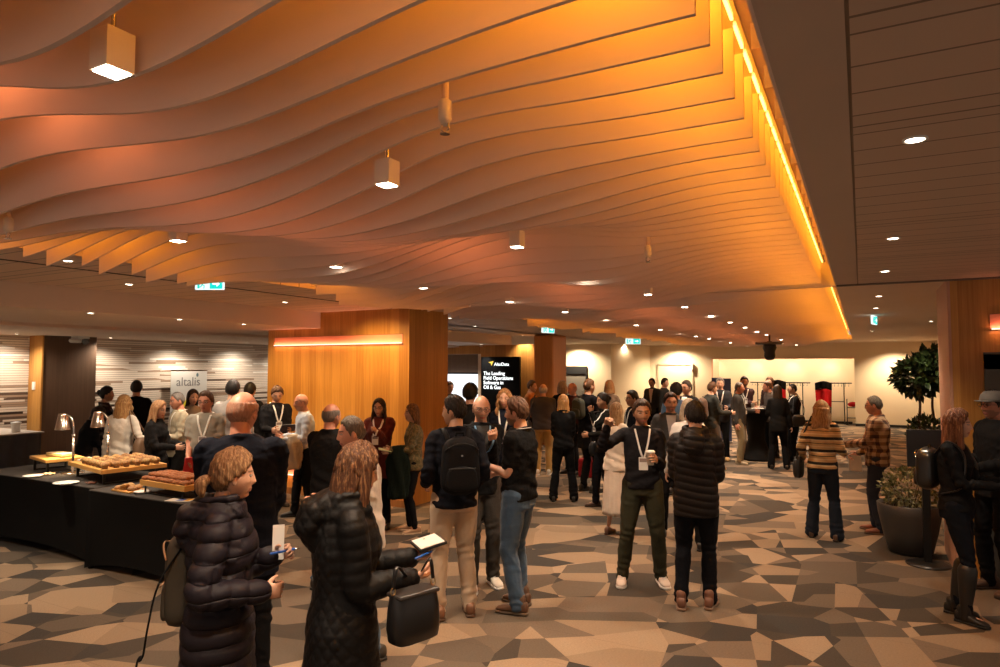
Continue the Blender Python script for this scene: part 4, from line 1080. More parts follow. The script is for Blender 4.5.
    if glasses:
        mb = MB()
        for sx in (-1, 1):
            mb.tube([(sx * 0.033 + 0.024 * math.cos(a_), 0.0985, 0.004 + 0.018 * math.sin(a_)) for a_ in np.linspace(0, 2 * math.pi, 17)], [0.0019] * 17, 6, caps=False)
            mb.tube([(sx * 0.057, 0.098, 0.008), (sx * 0.078, 0.06, 0.008), (sx * 0.080, -0.005, 0.004)], [0.0019] * 3, 6)
        mb.tube([(-0.010, 0.100, 0.006), (0.010, 0.100, 0.006)], [0.0019] * 2, 6)
        MB().raw(xf(np.concatenate(mb.v), HM), mb.f).build('glasses', M_black, root, True)
    # --- shoes
    for i in (0, 1):
        an = LEG[i][2]; fy = R(8 if i == 0 else -8); h = shoes.get('heel', 0.0) * k
        boot = shoes['kind'] == 'boot'
        M = Matrix.Translation((an[0], an[1], 0)) @ Matrix.Rotation(-fy, 4, 'Z') @ Matrix.Scale(k * (1.0 if male else 0.9), 4)
        def ring(y_, w, z0, z1, n=16):
            a = np.arange(n) * 2 * math.pi / n
            c, s2 = np.cos(a), np.sin(a)
            return np.stack([w * np.sign(c) * np.abs(c) ** 0.7, np.full(n, y_), (z0 + z1) / 2 + (z1 - z0) / 2 * np.sign(s2) * np.abs(s2) ** 0.7], 1)
        S_ = [(-0.088, .020, .03, .075), (-0.080, .032, .02, .10), (-0.045, .037, .018, .115), (0.0, .038, .018, .11), (0.045, .041, .018, .085), (0.09, .047, .018, .068), (0.13, .047, .018, .058), (0.165, .038, .018, .048), (0.183, .020, .02, .038)]
        up_ = MB().loft([ring(*q) for q in S_]); so = MB().loft([ring(q[0] * 1.03, q[1] + 0.004, 0.0, 0.026) for q in S_])
        if boot or shoes['kind'] == 'ankle': up_.tube([(0, -0.03, 0.06), (0, -0.03, 0.11), (0, -0.03, 0.13)], [0.040, 0.040, 0.040], 14)
        bt_ = MB()
        if boot:
            kn_ = LEG[i][1]; q_ = [an * (1 - t_) + kn_ * t_ for t_ in (-0.1, 0.15, 0.4, 0.65, 0.82)]; bt_.tube(q_, [r_ * k for r_ in (0.044, 0.045, 0.058, 0.068, 0.070)], 16)
        so_m = plain(shoes['sole'] or tuple(v_ * 0.4 for v_ in shoes['col']), 0.7)
        sh_ = MB().raw(xf(np.concatenate(up_.v), M), up_.f)
        if boot: sh_.raw(np.concatenate(bt_.v), bt_.f)
        sh = sh_.build('boot' if boot else 'shoe', plain(shoes['col'], shoes.get('rough', 0.5)), root, True)
        MB().raw(xf(np.concatenate(so.v), M), so.f).build('sole', so_m, sh, True)
        if lv < 2 and not boot:
            lc = MB()
            for q in range(4): lc.tube([(-0.022, 0.035 + 0.018 * q, 0.088 - 0.007 * q), (0, 0.035 + 0.018 * q, 0.094 - 0.008 * q), (0.022, 0.035 + 0.018 * q, 0.088 - 0.007 * q)], [0.0028] * 3, 6)
            MB().raw(xf(np.concatenate(lc.v), M), lc.f).build('laces', plain(tuple(min(0.8, v_ * 1.5 + 0.05) for v_ in (shoes['sole'] or shoes['col'])), 0.8), sh, True)
    W = Matrix.Translation((X, Y, 0)) @ Matrix.Rotation(rz, 4, 'Z')
    info = dict(root=root, W=W, k=k, hands=[W @ h_ for h_ in hands], HM=W @ HM, rz=rz, T3=W @ T3, arm=ARM, up=up, top=to, label=label, T=T3)
    PEOPLE.append(info)
    return info
def wpos(info, local): return info['W'] @ (info['T'] @ Vector([c * info['k'] for c in local]))

# --- things that people wear or hold (top-level objects)
def backpack(info, label, color, off=(0, -0.20, 1.20), size=(0.30, 0.15, 0.44), pockets=True, straps=True, mat=None, trim=None, tilt=0.0, logo=False):
    M = Matrix.Translation(wpos(info, off)) @ Matrix.Rotation(info['rz'], 4, 'Z') @ Matrix.Rotation(R(tilt), 4, 'Y')
    o = thing('backpack', label, 'backpack', (0, 0, 0)); o.matrix_world = M
    w, d, h = (q / 2 for q in size); m = mat or fabric(color, 0.7, fold=0.25)
    def pouch(w, d, h, c, name, par, mt):
        rg = []; a = np.arange(32) * 2 * math.pi / 32
        for t_ in np.linspace(-1, 1, 17):
            q = (1 - abs(t_) ** 5) ** 0.4 if abs(t_) < 1 else 0.35; q = max(q, 0.35)
            wf = (1 - 0.10 * t_); cc, ss = np.cos(a), np.sin(a)
            rg.append(np.stack([c[0] + w * q * wf * np.sign(cc) * np.abs(cc) ** 0.45, c[1] + d * q * np.sign(ss) * np.abs(ss) ** 0.55, np.full(32, c[2] + h * t_)], 1))
        return MB().loft(rg).build(name, mt, par, True)
    pouch(w, d, h, (0, 0, 0), 'pack_body', o, m)
    if pockets:
        pk = pouch(w * 0.82, d * 0.35, h * 0.42, (0, -d * 0.88, -h * 0.42), 'front_pocket', o, m)
        MB().tube([(-w * 0.7, -d * 1.22, -h * 0.06), (w * 0.7, -d * 1.22, -h * 0.06)], [0.004] * 2, 6).build('zip', trim or M_blackmetal, pk, True)
        MB().tube([(x_ * w * 0.9, -d * 0.75 - 0.03 * (1 - x_ * x_), h * (0.55 + 0.25 * (1 - x_ * x_))) for x_ in np.linspace(-1, 1, 13)], [0.004] * 13, 6).build('zip', trim or M_blackmetal, o, True)
    MB().tube([(-0.03, d * 0.2, h * 0.98), (-0.03, d * 0.2, h * 1.12), (0.03, d * 0.2, h * 1.12), (0.03, d * 0.2, h * 0.98)], [(0.010, 0.004)] * 4, 8).build('grab_loop', m, o, True)
    if logo: MB().box(-0.008, -d * 1.02 - 0.004, h * 0.35, 0.008, -d * 0.95, h * 0.40).build('badge', M_metal, o)
    if straps:
        inv = M.inverted()
        bvh = BVHTree.FromObject(info['top'], bpy.context.evaluated_depsgraph_get()); k = info['k']; T = info['T']
        for sx in (-1, 1):
            pts = []
            for (a_, b_, z_) in ((0.07, -0.13, 1.36), (0.095, -0.09, 1.45), (0.105, -0.02, 1.475), (0.11, 0.06, 1.44), (0.115, 0.11, 1.36), (0.13, 0.12, 1.24), (0.155, 0.07, 1.12), (0.14, -0.08, 1.04)):
                p_ = T @ Vector((sx * a_ * k, b_ * k, z_ * k)); n_, nn_, _, _ = bvh.find_nearest(p_)
                if n_ is not None: p_ = n_ + (nn_ if nn_.dot(p_ - (T @ Vector((0, 0, z_ * k)))) > 0 else nn_) * 0.009
                pts.append(tuple(inv @ (info['W'] @ p_)))
            p2, _ = smooth_path(pts, [0.01] * len(pts), 4)
            MB().tube(p2, [(0.024, 0.006)] * len(p2), 8, ref=(1, 0, 0)).build('strap', m, o, True)
    return o
def place(o, M): o.matrix_world = M; return o
def cup(loc, label, col_=(0.82, 0.80, 0.75), lid=True, h=0.11, r=0.038, group=None):
    o = thing('paper_cup', label, 'cup', loc, 0, group)
    MB().lathe([(r * 0.72, 0), (r, h * 0.96), (r * 1.06, h * 0.97), (r * 1.06, h)]).build('cup_body', plain(col_, 0.5), o, True)
    if lid: MB().lathe([(r * 1.10, h), (r * 1.10, h + 0.008), (r * 0.9, h + 0.012), (r * 0.88, h + 0.018)]).build('lid', M_white, o, True)
    return o
def in_hand(info, i, dz=0.0, along=0.075, pal=0.035):
    return info['hands'][i] @ Vector((0, pal, along)) + Vector((0, 0, dz))
def slab_item(name, label, cat, loc, rz, tilt, size, mat, edge=None):
    o = thing(name, label, cat, (0, 0, 0)); o.matrix_world = Matrix.Translation(loc) @ Matrix.Rotation(rz, 4, 'Z') @ Matrix.Rotation(tilt, 4, 'X')
    w, d, t_ = size
    MB().box(-w / 2, -d / 2, -t_ / 2, w / 2, d / 2, t_ / 2).build('cover', mat, o, bevel=0.001)
    if edge: MB().box(-w / 2 + 0.008, -d / 2 + 0.008, t_ / 2, w / 2 - 0.008, d / 2 - 0.008, t_ / 2 + 0.002).build('page', edge, o)
    return o
# ------------------------------------------------------------------ the crowd
BLK = (0.012, 0.012, 0.014); NAVY = (0.010, 0.013, 0.026); DK = (0.02, 0.018, 0.017); CHAR = (0.045, 0.045, 0.048)
H_BLK = (0.012, 0.009, 0.008); H_DK = (0.03, 0.018, 0.011); H_BRN = (0.085, 0.038, 0.017); H_RED = (0.16, 0.055, 0.022); H_BLD = (0.36, 0.20, 0.085); H_GREY = (0.16, 0.14, 0.125); H_WHT = (0.5, 0.45, 0.4)
JEANS = (0.055, 0.095, 0.155); KHAKI = (0.40, 0.30, 0.19)
# foreground women
A1 = person(224, 2.98, 1.65, 82, 'person with reddish blonde ponytail in long dark puffer coat holding a blue pen', 'f', dict(kind='coat', seam=0.072, hoodsize=1.1, col=(0.024, 0.018, 0.026), th=0.038, hem=0.46, quilt=0.075, qd=0.011, flare=0.06, hood=True, rough=0.5, arm=0.62, sheen=0.0, fold=0.25),
            dict(col=BLK), hair=('ponytail', (0.20, 0.10, 0.045), (0.48, 0.29, 0.14)), RH=(0.16, 0.20, 1.11), LH=(-0.01, 0.24, 1.22), head=(-16, 3), lean=2, lv=0, curl=(62, 55), palm=('in', 'in'), elbows=((0.5, -0.8, -0.6), None))
A2 = person(345, 2.95, 1.68, 100, 'person with straight auburn hair in black quilted coat reading a tablet', 'f', dict(kind='coat', hoodsize=1.35, col=(0.012, 0.011, 0.011), th=0.034, hem=0.60, quilt=0.05, qd=0.005, diamond=True, flare=0.15, hood=True, rough=0.5, arm=0.68, sheen=0.0),
            dict(col=BLK), hair=('straight', (0.075, 0.030, 0.014), (0.32, 0.16, 0.07)), RH=(0.10, 0.29, 1.12), LH=(-0.05, 0.33, 1.17), head=(-10, 12), lean=3, lv=0, curl=(50, 50), palm=('up', 'up'))
# bald man in navy between table and puffer coat
A3 = person(243, 4.05, 1.87, 172, 'bald heavyset person in navy jacket seen from behind beside the food table', 'm', dict(kind='jacket', col=NAVY, th=0.030, hem=0.72, flare=0.10, belly=0.02), dict(col=BLK), hair=('fringe', (0.36, 0.18, 0.115), (0.42, 0.24, 0.16)), RH='low', LH='low', head=(22, 10), lv=0, skin='ruddy', wide=1.14)
A4 = person(366, 4.72, 1.68, -76, 'person in untucked white shirt and jeans with short greying hair', 'm', dict(kind='shirt', col=(0.62, 0.55, 0.48), th=0.026, hem=0.78, flare=0.10), dict(col=JEANS, name='jeans'), dict(col=(0.05, 0.04, 0.03)), ('crop', (0.10, 0.075, 0.055), (0.2, 0.16, 0.12)), RH='front', LH='front', lean=6, head=(10, 6), lv=0, skin='ruddy', legs=((0.12, 0.08), (-0.12, -0.05)))
# the three talking in the middle
A5 = person(455, 5.45, 1.78, 192, 'person with black backpack and beige trousers seen from behind', 'm', dict(kind='jacket', col=(0.010, 0.011, 0.018), th=0.022, hem=0.86), dict(col=(0.45, 0.34, 0.24), th=0.016), dict(col=(0.15, 0.065, 0.03), sole=(0.08, 0.04, 0.02)), ('short', H_BLK), RH=(0.20, 0.12, 1.0), LH=(-0.20, 0.18, 1.02), head=(-52, 2), lv=0, skin='tan', legs=((0.13, 0.02), (-0.13, 0.0)))
A6 = person(481, 6.2, 1.755, 12, 'bald person in glasses and black jacket raising one fist to chest', 'm', dict(kind='jacket', col=(0.014, 0.014, 0.016), th=0.018, hem=0.84), dict(col=(0.055, 0.048, 0.042), th=0.018), dict(col=(0.62, 0.58, 0.52), sole=(0.75, 0.72, 0.68)), ('bald', (0.28, 0.2, 0.15)), RH='pocket', LH=(-0.05, 0.26, 1.34), head=(4, 6), glasses=True, lv=0, curl=(30, 80), palm=('in', 'back'), lanyard=((0.10, 0.25, 0.45), 1.12), legs=((0.10, 0.08), (-0.12, -0.02)), shirt=(0.05, 0.05, 0.05), stubble=(0.34, 0.24, 0.19))
A7 = person(519, 5.62, 1.76, -118, 'person in black polo shirt and blue jeans with brown hair', 'm', dict(kind='polo', col=(0.013, 0.013, 0.014), th=0.018, hem=0.90, sleeve='short'), dict(col=JEANS, name='jeans', th=0.018), dict(kind='ankle', col=(0.11, 0.055, 0.03), sole=(0.12, 0.08, 0.05)), ('short', H_BRN), RH=(0.10, 0.30, 1.07), LH=(-0.08, 0.26, 1.16), head=(-6, 3), lv=0, lanyard=((0.75, 0.74, 0.68), 1.10), legs=((0.11, 0.04), (-0.11, -0.04)), stubble=(0.14, 0.07, 0.04))
# green trousers man and the black puffer jacket
A8 = person(641, 6.28, 1.71, 6, 'person in dark sweater and olive trousers raising a fist with a cup', 'm', dict(kind='sweater', col=(0.022, 0.019, 0.022), th=0.014, hem=0.90), dict(col=(0.040, 0.038, 0.022), th=0.018, slim=0.005), dict(col=(0.62, 0.50, 0.42), sole=(0.75, 0.70, 0.64)), ('short', (0.05, 0.026, 0.016)), RH=(0.34, 0.26, 1.50), LH=(-0.10, 0.30, 1.20), head=(-4, 2), lv=0, curl=(75, 45), palm=('fwd', 'in'), lanyard=((0.80, 0.78, 0.72), 1.14), legs=((0.20, 0.02), (-0.17, 0.0)), stubble=(0.18, 0.09, 0.06), skin='tan', elbows=((0.55, -0.3, -1.0), None))
A9 = person(694, 5.65, 1.72, 176, 'person in black hooded puffer jacket and tan shoes seen from behind', 'm', dict(kind='jacket', col=(0.020, 0.014, 0.012), th=0.026, hem=0.78, quilt=0.062, qd=0.010, hood=True, rough=0.5, arm=0.65, sheen=0.0, fold=0.25), dict(col=(0.012, 0.013, 0.018)), dict(kind='ankle', col=(0.16, 0.07, 0.04), sole=(0.22, 0.13, 0.08)), ('short', H_BLK), RH=(0.12, 0.26, 1.08), LH=(-0.10, 0.26, 1.10), head=(-18, 4), lv=0, legs=((0.10, 0.04), (-0.13, -0.05)))
A10 = person(820, 7.86, 1.62, 170, 'blonde person in striped yellow and black sweater with shoulder bag', 'f', dict(kind='sweater', col=(0.55, 0.33, 0.14), c2=(0.03, 0.022, 0.018), c3=(0.66, 0.48, 0.26), pattern='stripe', th=0.026, hem=0.88, collar=True), dict(col=(0.018, 0.022, 0.032), name='jeans', th=0.014, flare=0.028), dict(col=(0.08, 0.04, 0.02)), ('wavy', (0.36, 0.20, 0.09), (0.66, 0.42, 0.21)), RH=(0.22, 0.22, 1.06), LH=(-0.24, 0.08, 1.0), head=(-6, 6), lv=1, legs=((0.15, 0.0), (-0.15, 0.04)))
A11 = person(875, 8.15, 1.665, -96, 'person in plaid shirt jacket with grey cropped hair facing left', 'm', dict(kind='jacket', col=(0.42, 0.30, 0.19), c2=(0.06, 0.03, 0.022), c3=(0.22, 0.12, 0.07), pattern='plaid', th=0.026, hem=0.84), dict(col=(0.03, 0.035, 0.05)), dict(kind='ankle', col=(0.25, 0.08, 0.04), sole=(0.12, 0.06, 0.03)), ('crop', (0.10, 0.085, 0.07), (0.2, 0.18, 0.15)), RH=(0.10, 0.22, 0.98), LH=(-0.14, 0.36, 1.10), glasses=True, lv=1, head=(0, 4), skin='ruddy', legs=((0.1, 0.05), (-0.1, -0.03)))
A12 = person(952, 5.41, 1.675, 76, 'person in black top and knee boots with long auburn hair and backpack', 'f', dict(kind='sweater', col=(0.013, 0.012, 0.013), th=0.014, hem=0.90), dict(col=(0.012, 0.015, 0.024), th=0.008, slim=0.016), dict(kind='boot', col=(0.014, 0.012, 0.011)), ('straight', (0.14, 0.045, 0.018), (0.42, 0.19, 0.07)), RH=(0.12, 0.34, 1.14), LH=(-0.04, 0.36, 1.16), head=(-14, 2), lv=0, curl=(45, 45), legs=((0.09, 0.06), (-0.09, -0.06)))
A13 = person(994, 6.02, 1.80, -48, 'person in grey cap and dark jacket at the right edge', 'm', dict(kind='jacket', col=(0.018, 0.017, 0.018), th=0.024, hem=0.82), dict(col=(0.014, 0.014, 0.016)), dict(kind='ankle', col=(0.10, 0.055, 0.035)), ('cap', (0.03, 0.02, 0.015)), RH=(0.10, 0.26, 1.12), LH=(-0.10, 0.3, 1.08), glasses=True, lv=0, skin='ruddy', stubble=(0.25, 0.13, 0.09), legs=((0.12, 0.02), (-0.12, 0.0)))
cp = MB(); hm_ = A13['W'].inverted() @ A13['HM']
cp.lathe([(0.097, 0.035), (0.098, 0.055), (0.090, 0.095), (0.06, 0.125), (0.01, 0.137)], n=28)
cp.loft([np.stack([np.cos(a_) * 0.085 * q_, 0.055 + np.sin(a_) * 0.10 * q_, np.full(len(a_), 0.040 + 0.006 * s_)], 1) for a_ in [np.linspace(0, math.pi, 14)] for q_, s_ in ((0.6, 0), (1.0, -1), (1.0, 0.3), (0.6, 1))], closed=True)
v_ = np.concatenate(cp.v) * np.array([0.98, 1.04, 1.0])
cpo = MB().raw(xf(v_, A13['HM']), cp.f).build('cap', fabric((0.16, 0.15, 0.14)), None, True); tag(cpo, 'grey baseball cap on the head of the person at right edge', 'cap')

# around the food table
B1 = person(207, 7.8, 1.735, -14, 'person in grey t-shirt with white lanyard and glasses behind the pastries', 'm', dict(kind='shirt', col=(0.30, 0.27, 0.22), th=0.016, hem=0.84, sleeve='short', belly=0.02), dict(col=(0.05, 0.05, 0.06)), hair=('short', H_BRN), RH='low', LH='low', head=(8, 4), glasses=True, lanyard=((0.80, 0.78, 0.72), 1.16), lv=1, skin='ruddy')
B2 = person(180, 9.0, 1.68, -72, 'grey-haired person in beige shirt with glasses pushed up on head', 'm', dict(kind='shirt', col=(0.40, 0.34, 0.24), th=0.018, hem=0.84), dict(col=DK), hair=('crop', H_GREY), RH='low', LH='hold', head=(0, 8), lanyard=((0.80, 0.78, 0.72), 1.10), lv=1, skin='ruddy')
B3 = person(158, 8.3, 1.60, 64, 'person with straight blonde hair in black coat behind the pastry board', 'f', dict(kind='coat', col=(0.014, 0.012, 0.012), th=0.026, hem=0.60), dict(col=DK), hair=('straight', (0.34, 0.17, 0.075), (0.62, 0.40, 0.22)), RH='hold', LH='hold', head=(6, 10), lv=1)
B4 = person(124, 8.7, 1.65, 150, 'person with curly blonde hair in white sweater and brown shoulder bag', 'f', dict(kind='sweater', col=(0.62, 0.55, 0.47), th=0.020, hem=0.86), dict(col=DK), hair=('wavy', (0.34, 0.17, 0.06), (0.68, 0.45, 0.2)), RH=(0.28, 0.22, 1.12), LH='down', lv=1)
B5 = person(137, 10.9, 1.79, 176, 'person in dark suit with back turned before the left slatted wall', 'm', dict(kind='blazer', col=BLK, th=0.018, hem=0.80), dict(col=BLK), hair=('short', H_BLK), lv=2)
B6 = person(106, 10.2, 1.72, 78, 'person with black hair tied back in dark plaid jacket by brown pier', 'f', dict(kind='jacket', col=(0.02, 0.018, 0.018), c2=(0.10, 0.09, 0.085), c3=(0.03, 0.02, 0.03), pattern='plaid', th=0.022, hem=0.82), dict(col=BLK), hair=('bun', H_BLK), skin='tan', RH='front', LH='front', lv=2)
B7 = person(84, 9.1, 1.50, 110, 'black-haired person in dark clothes bending behind the heat lamps', 'f', dict(kind='jacket', col=BLK, th=0.02, hem=0.82), dict(col=BLK), hair=('bob', H_BLK), lean=16, RH=(0.1, 0.4, 1.0), LH=(-0.1, 0.4, 1.0), head=(0, 20), lv=1, skin='tan')
B8 = person(193, 10.0, 1.68, 20, 'dark-haired person mostly hidden behind the person in grey t-shirt', 'f', dict(kind='sweater', col=(0.20, 0.13, 0.08), th=0.02), dict(col=DK), hair=('long', H_DK), lv=2)
B9 = person(233, 8.9, 1.84, 168, 'person in pale grey shirt with black hair and back turned', 'm', dict(kind='shirt', col=(0.34, 0.31, 0.29), th=0.018, hem=0.86), dict(col=DK), hair=('short', H_BLK), lv=2)
B10 = person(250, 10.4, 1.77, 160, 'black-haired person partly hidden behind the bald person in navy', 'm', dict(kind='jacket', col=BLK), dict(col=BLK), hair=('short', H_BLK), lv=2)
B11 = person(277, 9.7, 1.745, 18, 'person in black jacket reading a dark booklet at left of the column', 'm', dict(kind='jacket', col=(0.016, 0.015, 0.018), th=0.02, hem=0.82), dict(col=BLK), hair=('short', H_BRN), RH='hold', LH='front', head=(10, 26), lanyard=((0.8, 0.78, 0.72), 1.16), lv=1)
B12 = person(307, 9.0, 1.66, -78, 'balding person in light blue shirt with beige jacket over one arm', 'm', dict(kind='shirt', col=(0.50, 0.53, 0.60), th=0.016, hem=0.92), dict(col=BLK), dict(col=BLK), hair=('bald', (0.22, 0.13, 0.08)), RH=(0.08, 0.30, 1.14), LH='hold', head=(0, 6), lv=1, skin='ruddy', lean=4, legs=((0.12, 0.12), (-0.12, -0.08)), stubble=(0.3, 0.16, 0.1))
B13 = person(331, 6.15, 1.68, 150, 'person in black jacket with thinning grey hair seen from behind', 'm', dict(kind='jacket', col=(0.016, 0.014, 0.014), th=0.022, hem=0.80), dict(col=JEANS, name='jeans'), hair=('fringe', (0.17, 0.14, 0.12)), RH='front', LH='front', head=(14, 2), lv=0, skin='ruddy')
B14 = person(380, 8.4, 1.62, -12, 'long-haired person in maroon shawl standing before the column', 'f', dict(kind='shawl', col=(0.115, 0.022, 0.018), th=0.040, hem=0.68, flare=0.1, arm=0.9), dict(col=BLK), hair=('locks', H_DK, (0.16, 0.07, 0.035)), RH='down', LH=(-0.02, 0.25, 1.30), glasses=True, head=(6, 4), lv=1, lanyard=((0.75, 0.73, 0.7), 1.2), curl=(30, 60))
B15 = person(414, 8.2, 1.56, -84, 'person with long brown hair carrying a dark green coat by the column', 'f', dict(kind='sweater', col=(0.085, 0.075, 0.035), c2=(0.16, 0.115, 0.05), pattern='speckle', th=0.020, hem=0.84), dict(col=BLK, th=0.006, slim=0.01), dict(col=(0.42, 0.26, 0.15), sole=(0.5, 0.36, 0.25)), hair=('long', H_BRN, (0.42, 0.20, 0.07)), RH='front', LH='hold', head=(0, 0), lv=1)
# behind the middle group
C1 = person(470, 8.6, 1.79, 168, 'person with curly black hair facing the white screen', 'm', dict(kind='jacket', col=DK, th=0.02), dict(col=BLK), hair=('curly', H_BLK), lv=1)
C2 = person(505, 8.4, 1.74, -10, 'blonde person in dark jacket with lanyard before the display totem', 'f', dict(kind='jacket', col=NAVY, th=0.02), dict(col=BLK), dict(col=(0.6, 0.55, 0.5), sole=(0.7, 0.65, 0.6)), hair=('wavy', (0.30, 0.14, 0.05), (0.62, 0.36, 0.15)), lanyard=((0.8, 0.78, 0.72), 1.12), RH='low', LH='low', lv=1, skin='light')
C3 = person(449, 13.5, 1.72, 30, 'distant person seen against the left part of the white screen', 'm', dict(kind='shirt', col=(0.12, 0.10, 0.09)), dict(col=BLK), hair=('short', H_BRN), lv=2)
C4 = person(531, 13.8, 1.74, 70, 'distant person in orange-brown jacket left of the slim pier', 'm', dict(kind='jacket', col=(0.36, 0.14, 0.04)), dict(col=BLK), hair=('short', H_BRN), RH='front', LH='front', lv=2)
C5 = person(543, 12.5, 1.70, 176, 'white-haired person in grey sweater and mustard trousers seen from behind', 'm', dict(kind='sweater', col=(0.075, 0.065, 0.065), th=0.03, hem=0.86, collar=True), dict(col=(0.42, 0.26, 0.09), th=0.02), dict(col=(0.55, 0.5, 0.42), sole=(0.6, 0.55, 0.5)), hair=('fringe', H_WHT), RH='low', LH='low', lv=2, wide=1.12)
C6 = person(563, 10.05, 1.60, 178, 'person with very long blonde hair and black outfit seen from behind', 'f', dict(kind='jacket', col=BLK, th=0.02, hem=0.86), dict(col=(0.012, 0.013, 0.016), flare=0.02), hair=('locks', (0.40, 0.20, 0.07), (0.72, 0.45, 0.18)), RH='low', LH='low', lv=1, legs=((0.17, 0.0), (-0.17, 0.0)))
C7 = person(562, 13.2, 1.74, 175, 'light-haired person behind the long-haired blonde in black', 'f', dict(kind='jacket', col=NAVY), dict(col=BLK), hair=('bob', (0.36, 0.25, 0.16), H_WHT), lv=2)
C8 = person(573, 12.6, 1.72, -50, 'red-lit person glimpsed between two people near the dark door', 'm', dict(kind='jacket', col=(0.06, 0.02, 0.02)), dict(col=BLK), hair=('bald', (0.2, 0.1, 0.08)), lv=2, skin='ruddy')  # red light on the face put into the ruddy skin colour
C9 = person(588, 10.8, 1.83, 128, 'tall person in dark coat with small backpack before the dark door', 'm', dict(kind='coat', col=(0.012, 0.012, 0.018), th=0.026, hem=0.66), dict(col=BLK), hair=('crop', H_BRN), RH='low', LH='low', lv=1)
C10 = person(604, 9.6, 1.645, -64, 'black-haired person in dark jacket touching their face', 'f', dict(kind='jacket', col=(0.014, 0.014, 0.012), th=0.022, hem=0.84), dict(col=(0.012, 0.013, 0.02)), dict(col=(0.06, 0.03, 0.02)), hair=('bun', H_BLK), RH='mouth', LH='hold', head=(0, 4), lv=1, skin='tan', curl=(55, 40), lanyard=((0.75, 0.73, 0.7), 1.15), legs=((0.12, 0.1), (-0.12, -0.06)))
C11 = person(609, 12.8, 1.76, 170, 'distant person with golden bobbed hair before the lit corner wall', 'f', dict(kind='jacket', col=(0.13, 0.08, 0.05)), dict(col=BLK), hair=('bob', (0.34, 0.16, 0.06), (0.5, 0.3, 0.12)), lv=2)
C12 = person(633, 9.8, 1.67, -62, 'person in navy blazer and white lanyard with glasses left of olive trousers', 'm', dict(kind='blazer', col=(0.012, 0.013, 0.022), th=0.02), dict(col=BLK), hair=('short', H_BLK), glasses=True, lanyard=((0.8, 0.78, 0.74), 1.14), RH='low', LH='low', lv=1, skin='tan')
C13 = person(615, 8.05, 1.585, 146, 'person in white pleated skirt outfit half hidden by the raised fist', 'f', dict(kind='sweater', col=(0.66, 0.56, 0.46), th=0.020, hem=0.84), dict(kind='skirt', col=(0.70, 0.58, 0.47), hem=0.27), dict(col=(0.16, 0.08, 0.05)), hair=('long', (0.32, 0.19, 0.09), (0.62, 0.45, 0.25)), RH='low', LH='low', lv=1, head=(-30, 0))
C14 = person(670, 8.1, 1.705, 4, 'bearded person in grey blazer standing between the two talking in front', 'm', dict(kind='blazer', col=(0.060, 0.062, 0.066), th=0.02, v=(1.46, 1.08, 0.06, 0.012)), dict(col=BLK), hair=('short', (0.04, 0.018, 0.012)), stubble=(0.06, 0.025, 0.015), shirt=(0.45, 0.46, 0.5), RH='down', LH='down', lv=1, head=(-8, 0))
C15 = person(676, 10.6, 1.75, 176, 'black-haired person in blue shirt behind the bearded person in blazer', 'm', dict(kind='shirt', col=(0.05, 0.09, 0.15)), dict(col=BLK), hair=('curly', H_BLK), lv=2)
C16 = person(687, 11.6, 1.78, -40, 'person in dark suit and glasses seen over the bearded man in blazer', 'm', dict(kind='blazer', col=DK, v=(1.46, 1.1, 0.06, 0.012)), dict(col=BLK), hair=('short', H_DK), glasses=True, shirt=(0.6, 0.56, 0.5), lv=2)
C17 = person(688, 7.4, 1.66, 178, 'light-haired person in white top hidden behind the black puffer jacket', 'f', dict(kind='shirt', col=(0.62, 0.58, 0.54), th=0.02), dict(col=DK), hair=('bob', (0.34, 0.25, 0.16), H_WHT), lv=2)
C18 = person(652, 17.5, 1.72, -20, 'farthest person in dark suit jacket before the far cream door', 'm', dict(kind='blazer', col=(0.03, 0.035, 0.04), v=(1.46, 1.1, 0.06, 0.012)), dict(col=BLK), hair=('short', H_BLK), shirt=(0.6, 0.5, 0.46), lv=2, skin='tan')
C19 = person(664, 17.0, 1.73, 60, 'far person in black top turned right before the far cream door', 'm', dict(kind='jacket', col=DK), dict(col=BLK), hair=('short', H_BLK), lv=2)
# around the cocktail table
D1 = person(711, 13.2, 1.72, 118, 'person in green-grey jacket with brown backpack at the cocktail table', 'm', dict(kind='jacket', col=(0.035, 0.036, 0.032), th=0.022), dict(col=(0.09, 0.06, 0.04)), dict(col=(0.40, 0.22, 0.08), sole=(0.45, 0.25, 0.1)), hair=('short', H_BRN), RH='hold', LH='front', lv=2)
D2 = person(720, 14.4, 1.78, -4, 'person in cap and dark jacket facing forward at the cocktail table', 'm', dict(kind='jacket', col=(0.03, 0.03, 0.035), th=0.022), dict(col=BLK), dict(col=(0.45, 0.26, 0.10)), hair=('short', H_GREY), lanyard=((0.8, 0.78, 0.74), 1.12), RH='front', LH='hold', lv=2)
D3 = person(738, 13.9, 1.70, 74, 'grey-haired person in grey sweater and olive trousers at the cocktail table', 'm', dict(kind='sweater', col=(0.050, 0.045, 0.042), th=0.022, belly=0.02), dict(col=(0.20, 0.15, 0.08), th=0.02), dict(col=(0.35, 0.28, 0.18)), hair=('crop', H_GREY), lanyard=((0.8, 0.78, 0.74), 1.12), RH='down', LH='front', lv=2, skin='ruddy')
D4 = person(744, 15.2, 1.80, 6, 'tall bearded person with crossed arms behind the cocktail table', 'm', dict(kind='sweater', col=(0.05, 0.025, 0.028), th=0.022), dict(col=BLK), hair=('short', H_DK), stubble=(0.05, 0.025, 0.018), lanyard=((0.8, 0.78, 0.74), 1.2), RH=(-0.12, 0.2, 1.16), LH=(0.12, 0.22, 1.2), lv=2, skin='tan')
D5 = person(771, 14.9, 1.70, -70, 'person in grey top leaning left at the cocktail table', 'm', dict(kind='sweater', col=(0.10, 0.085, 0.08), th=0.02), dict(col=BLK), hair=('crop', H_BRN), RH='front', LH='front', lean=6, lv=2, skin='ruddy')
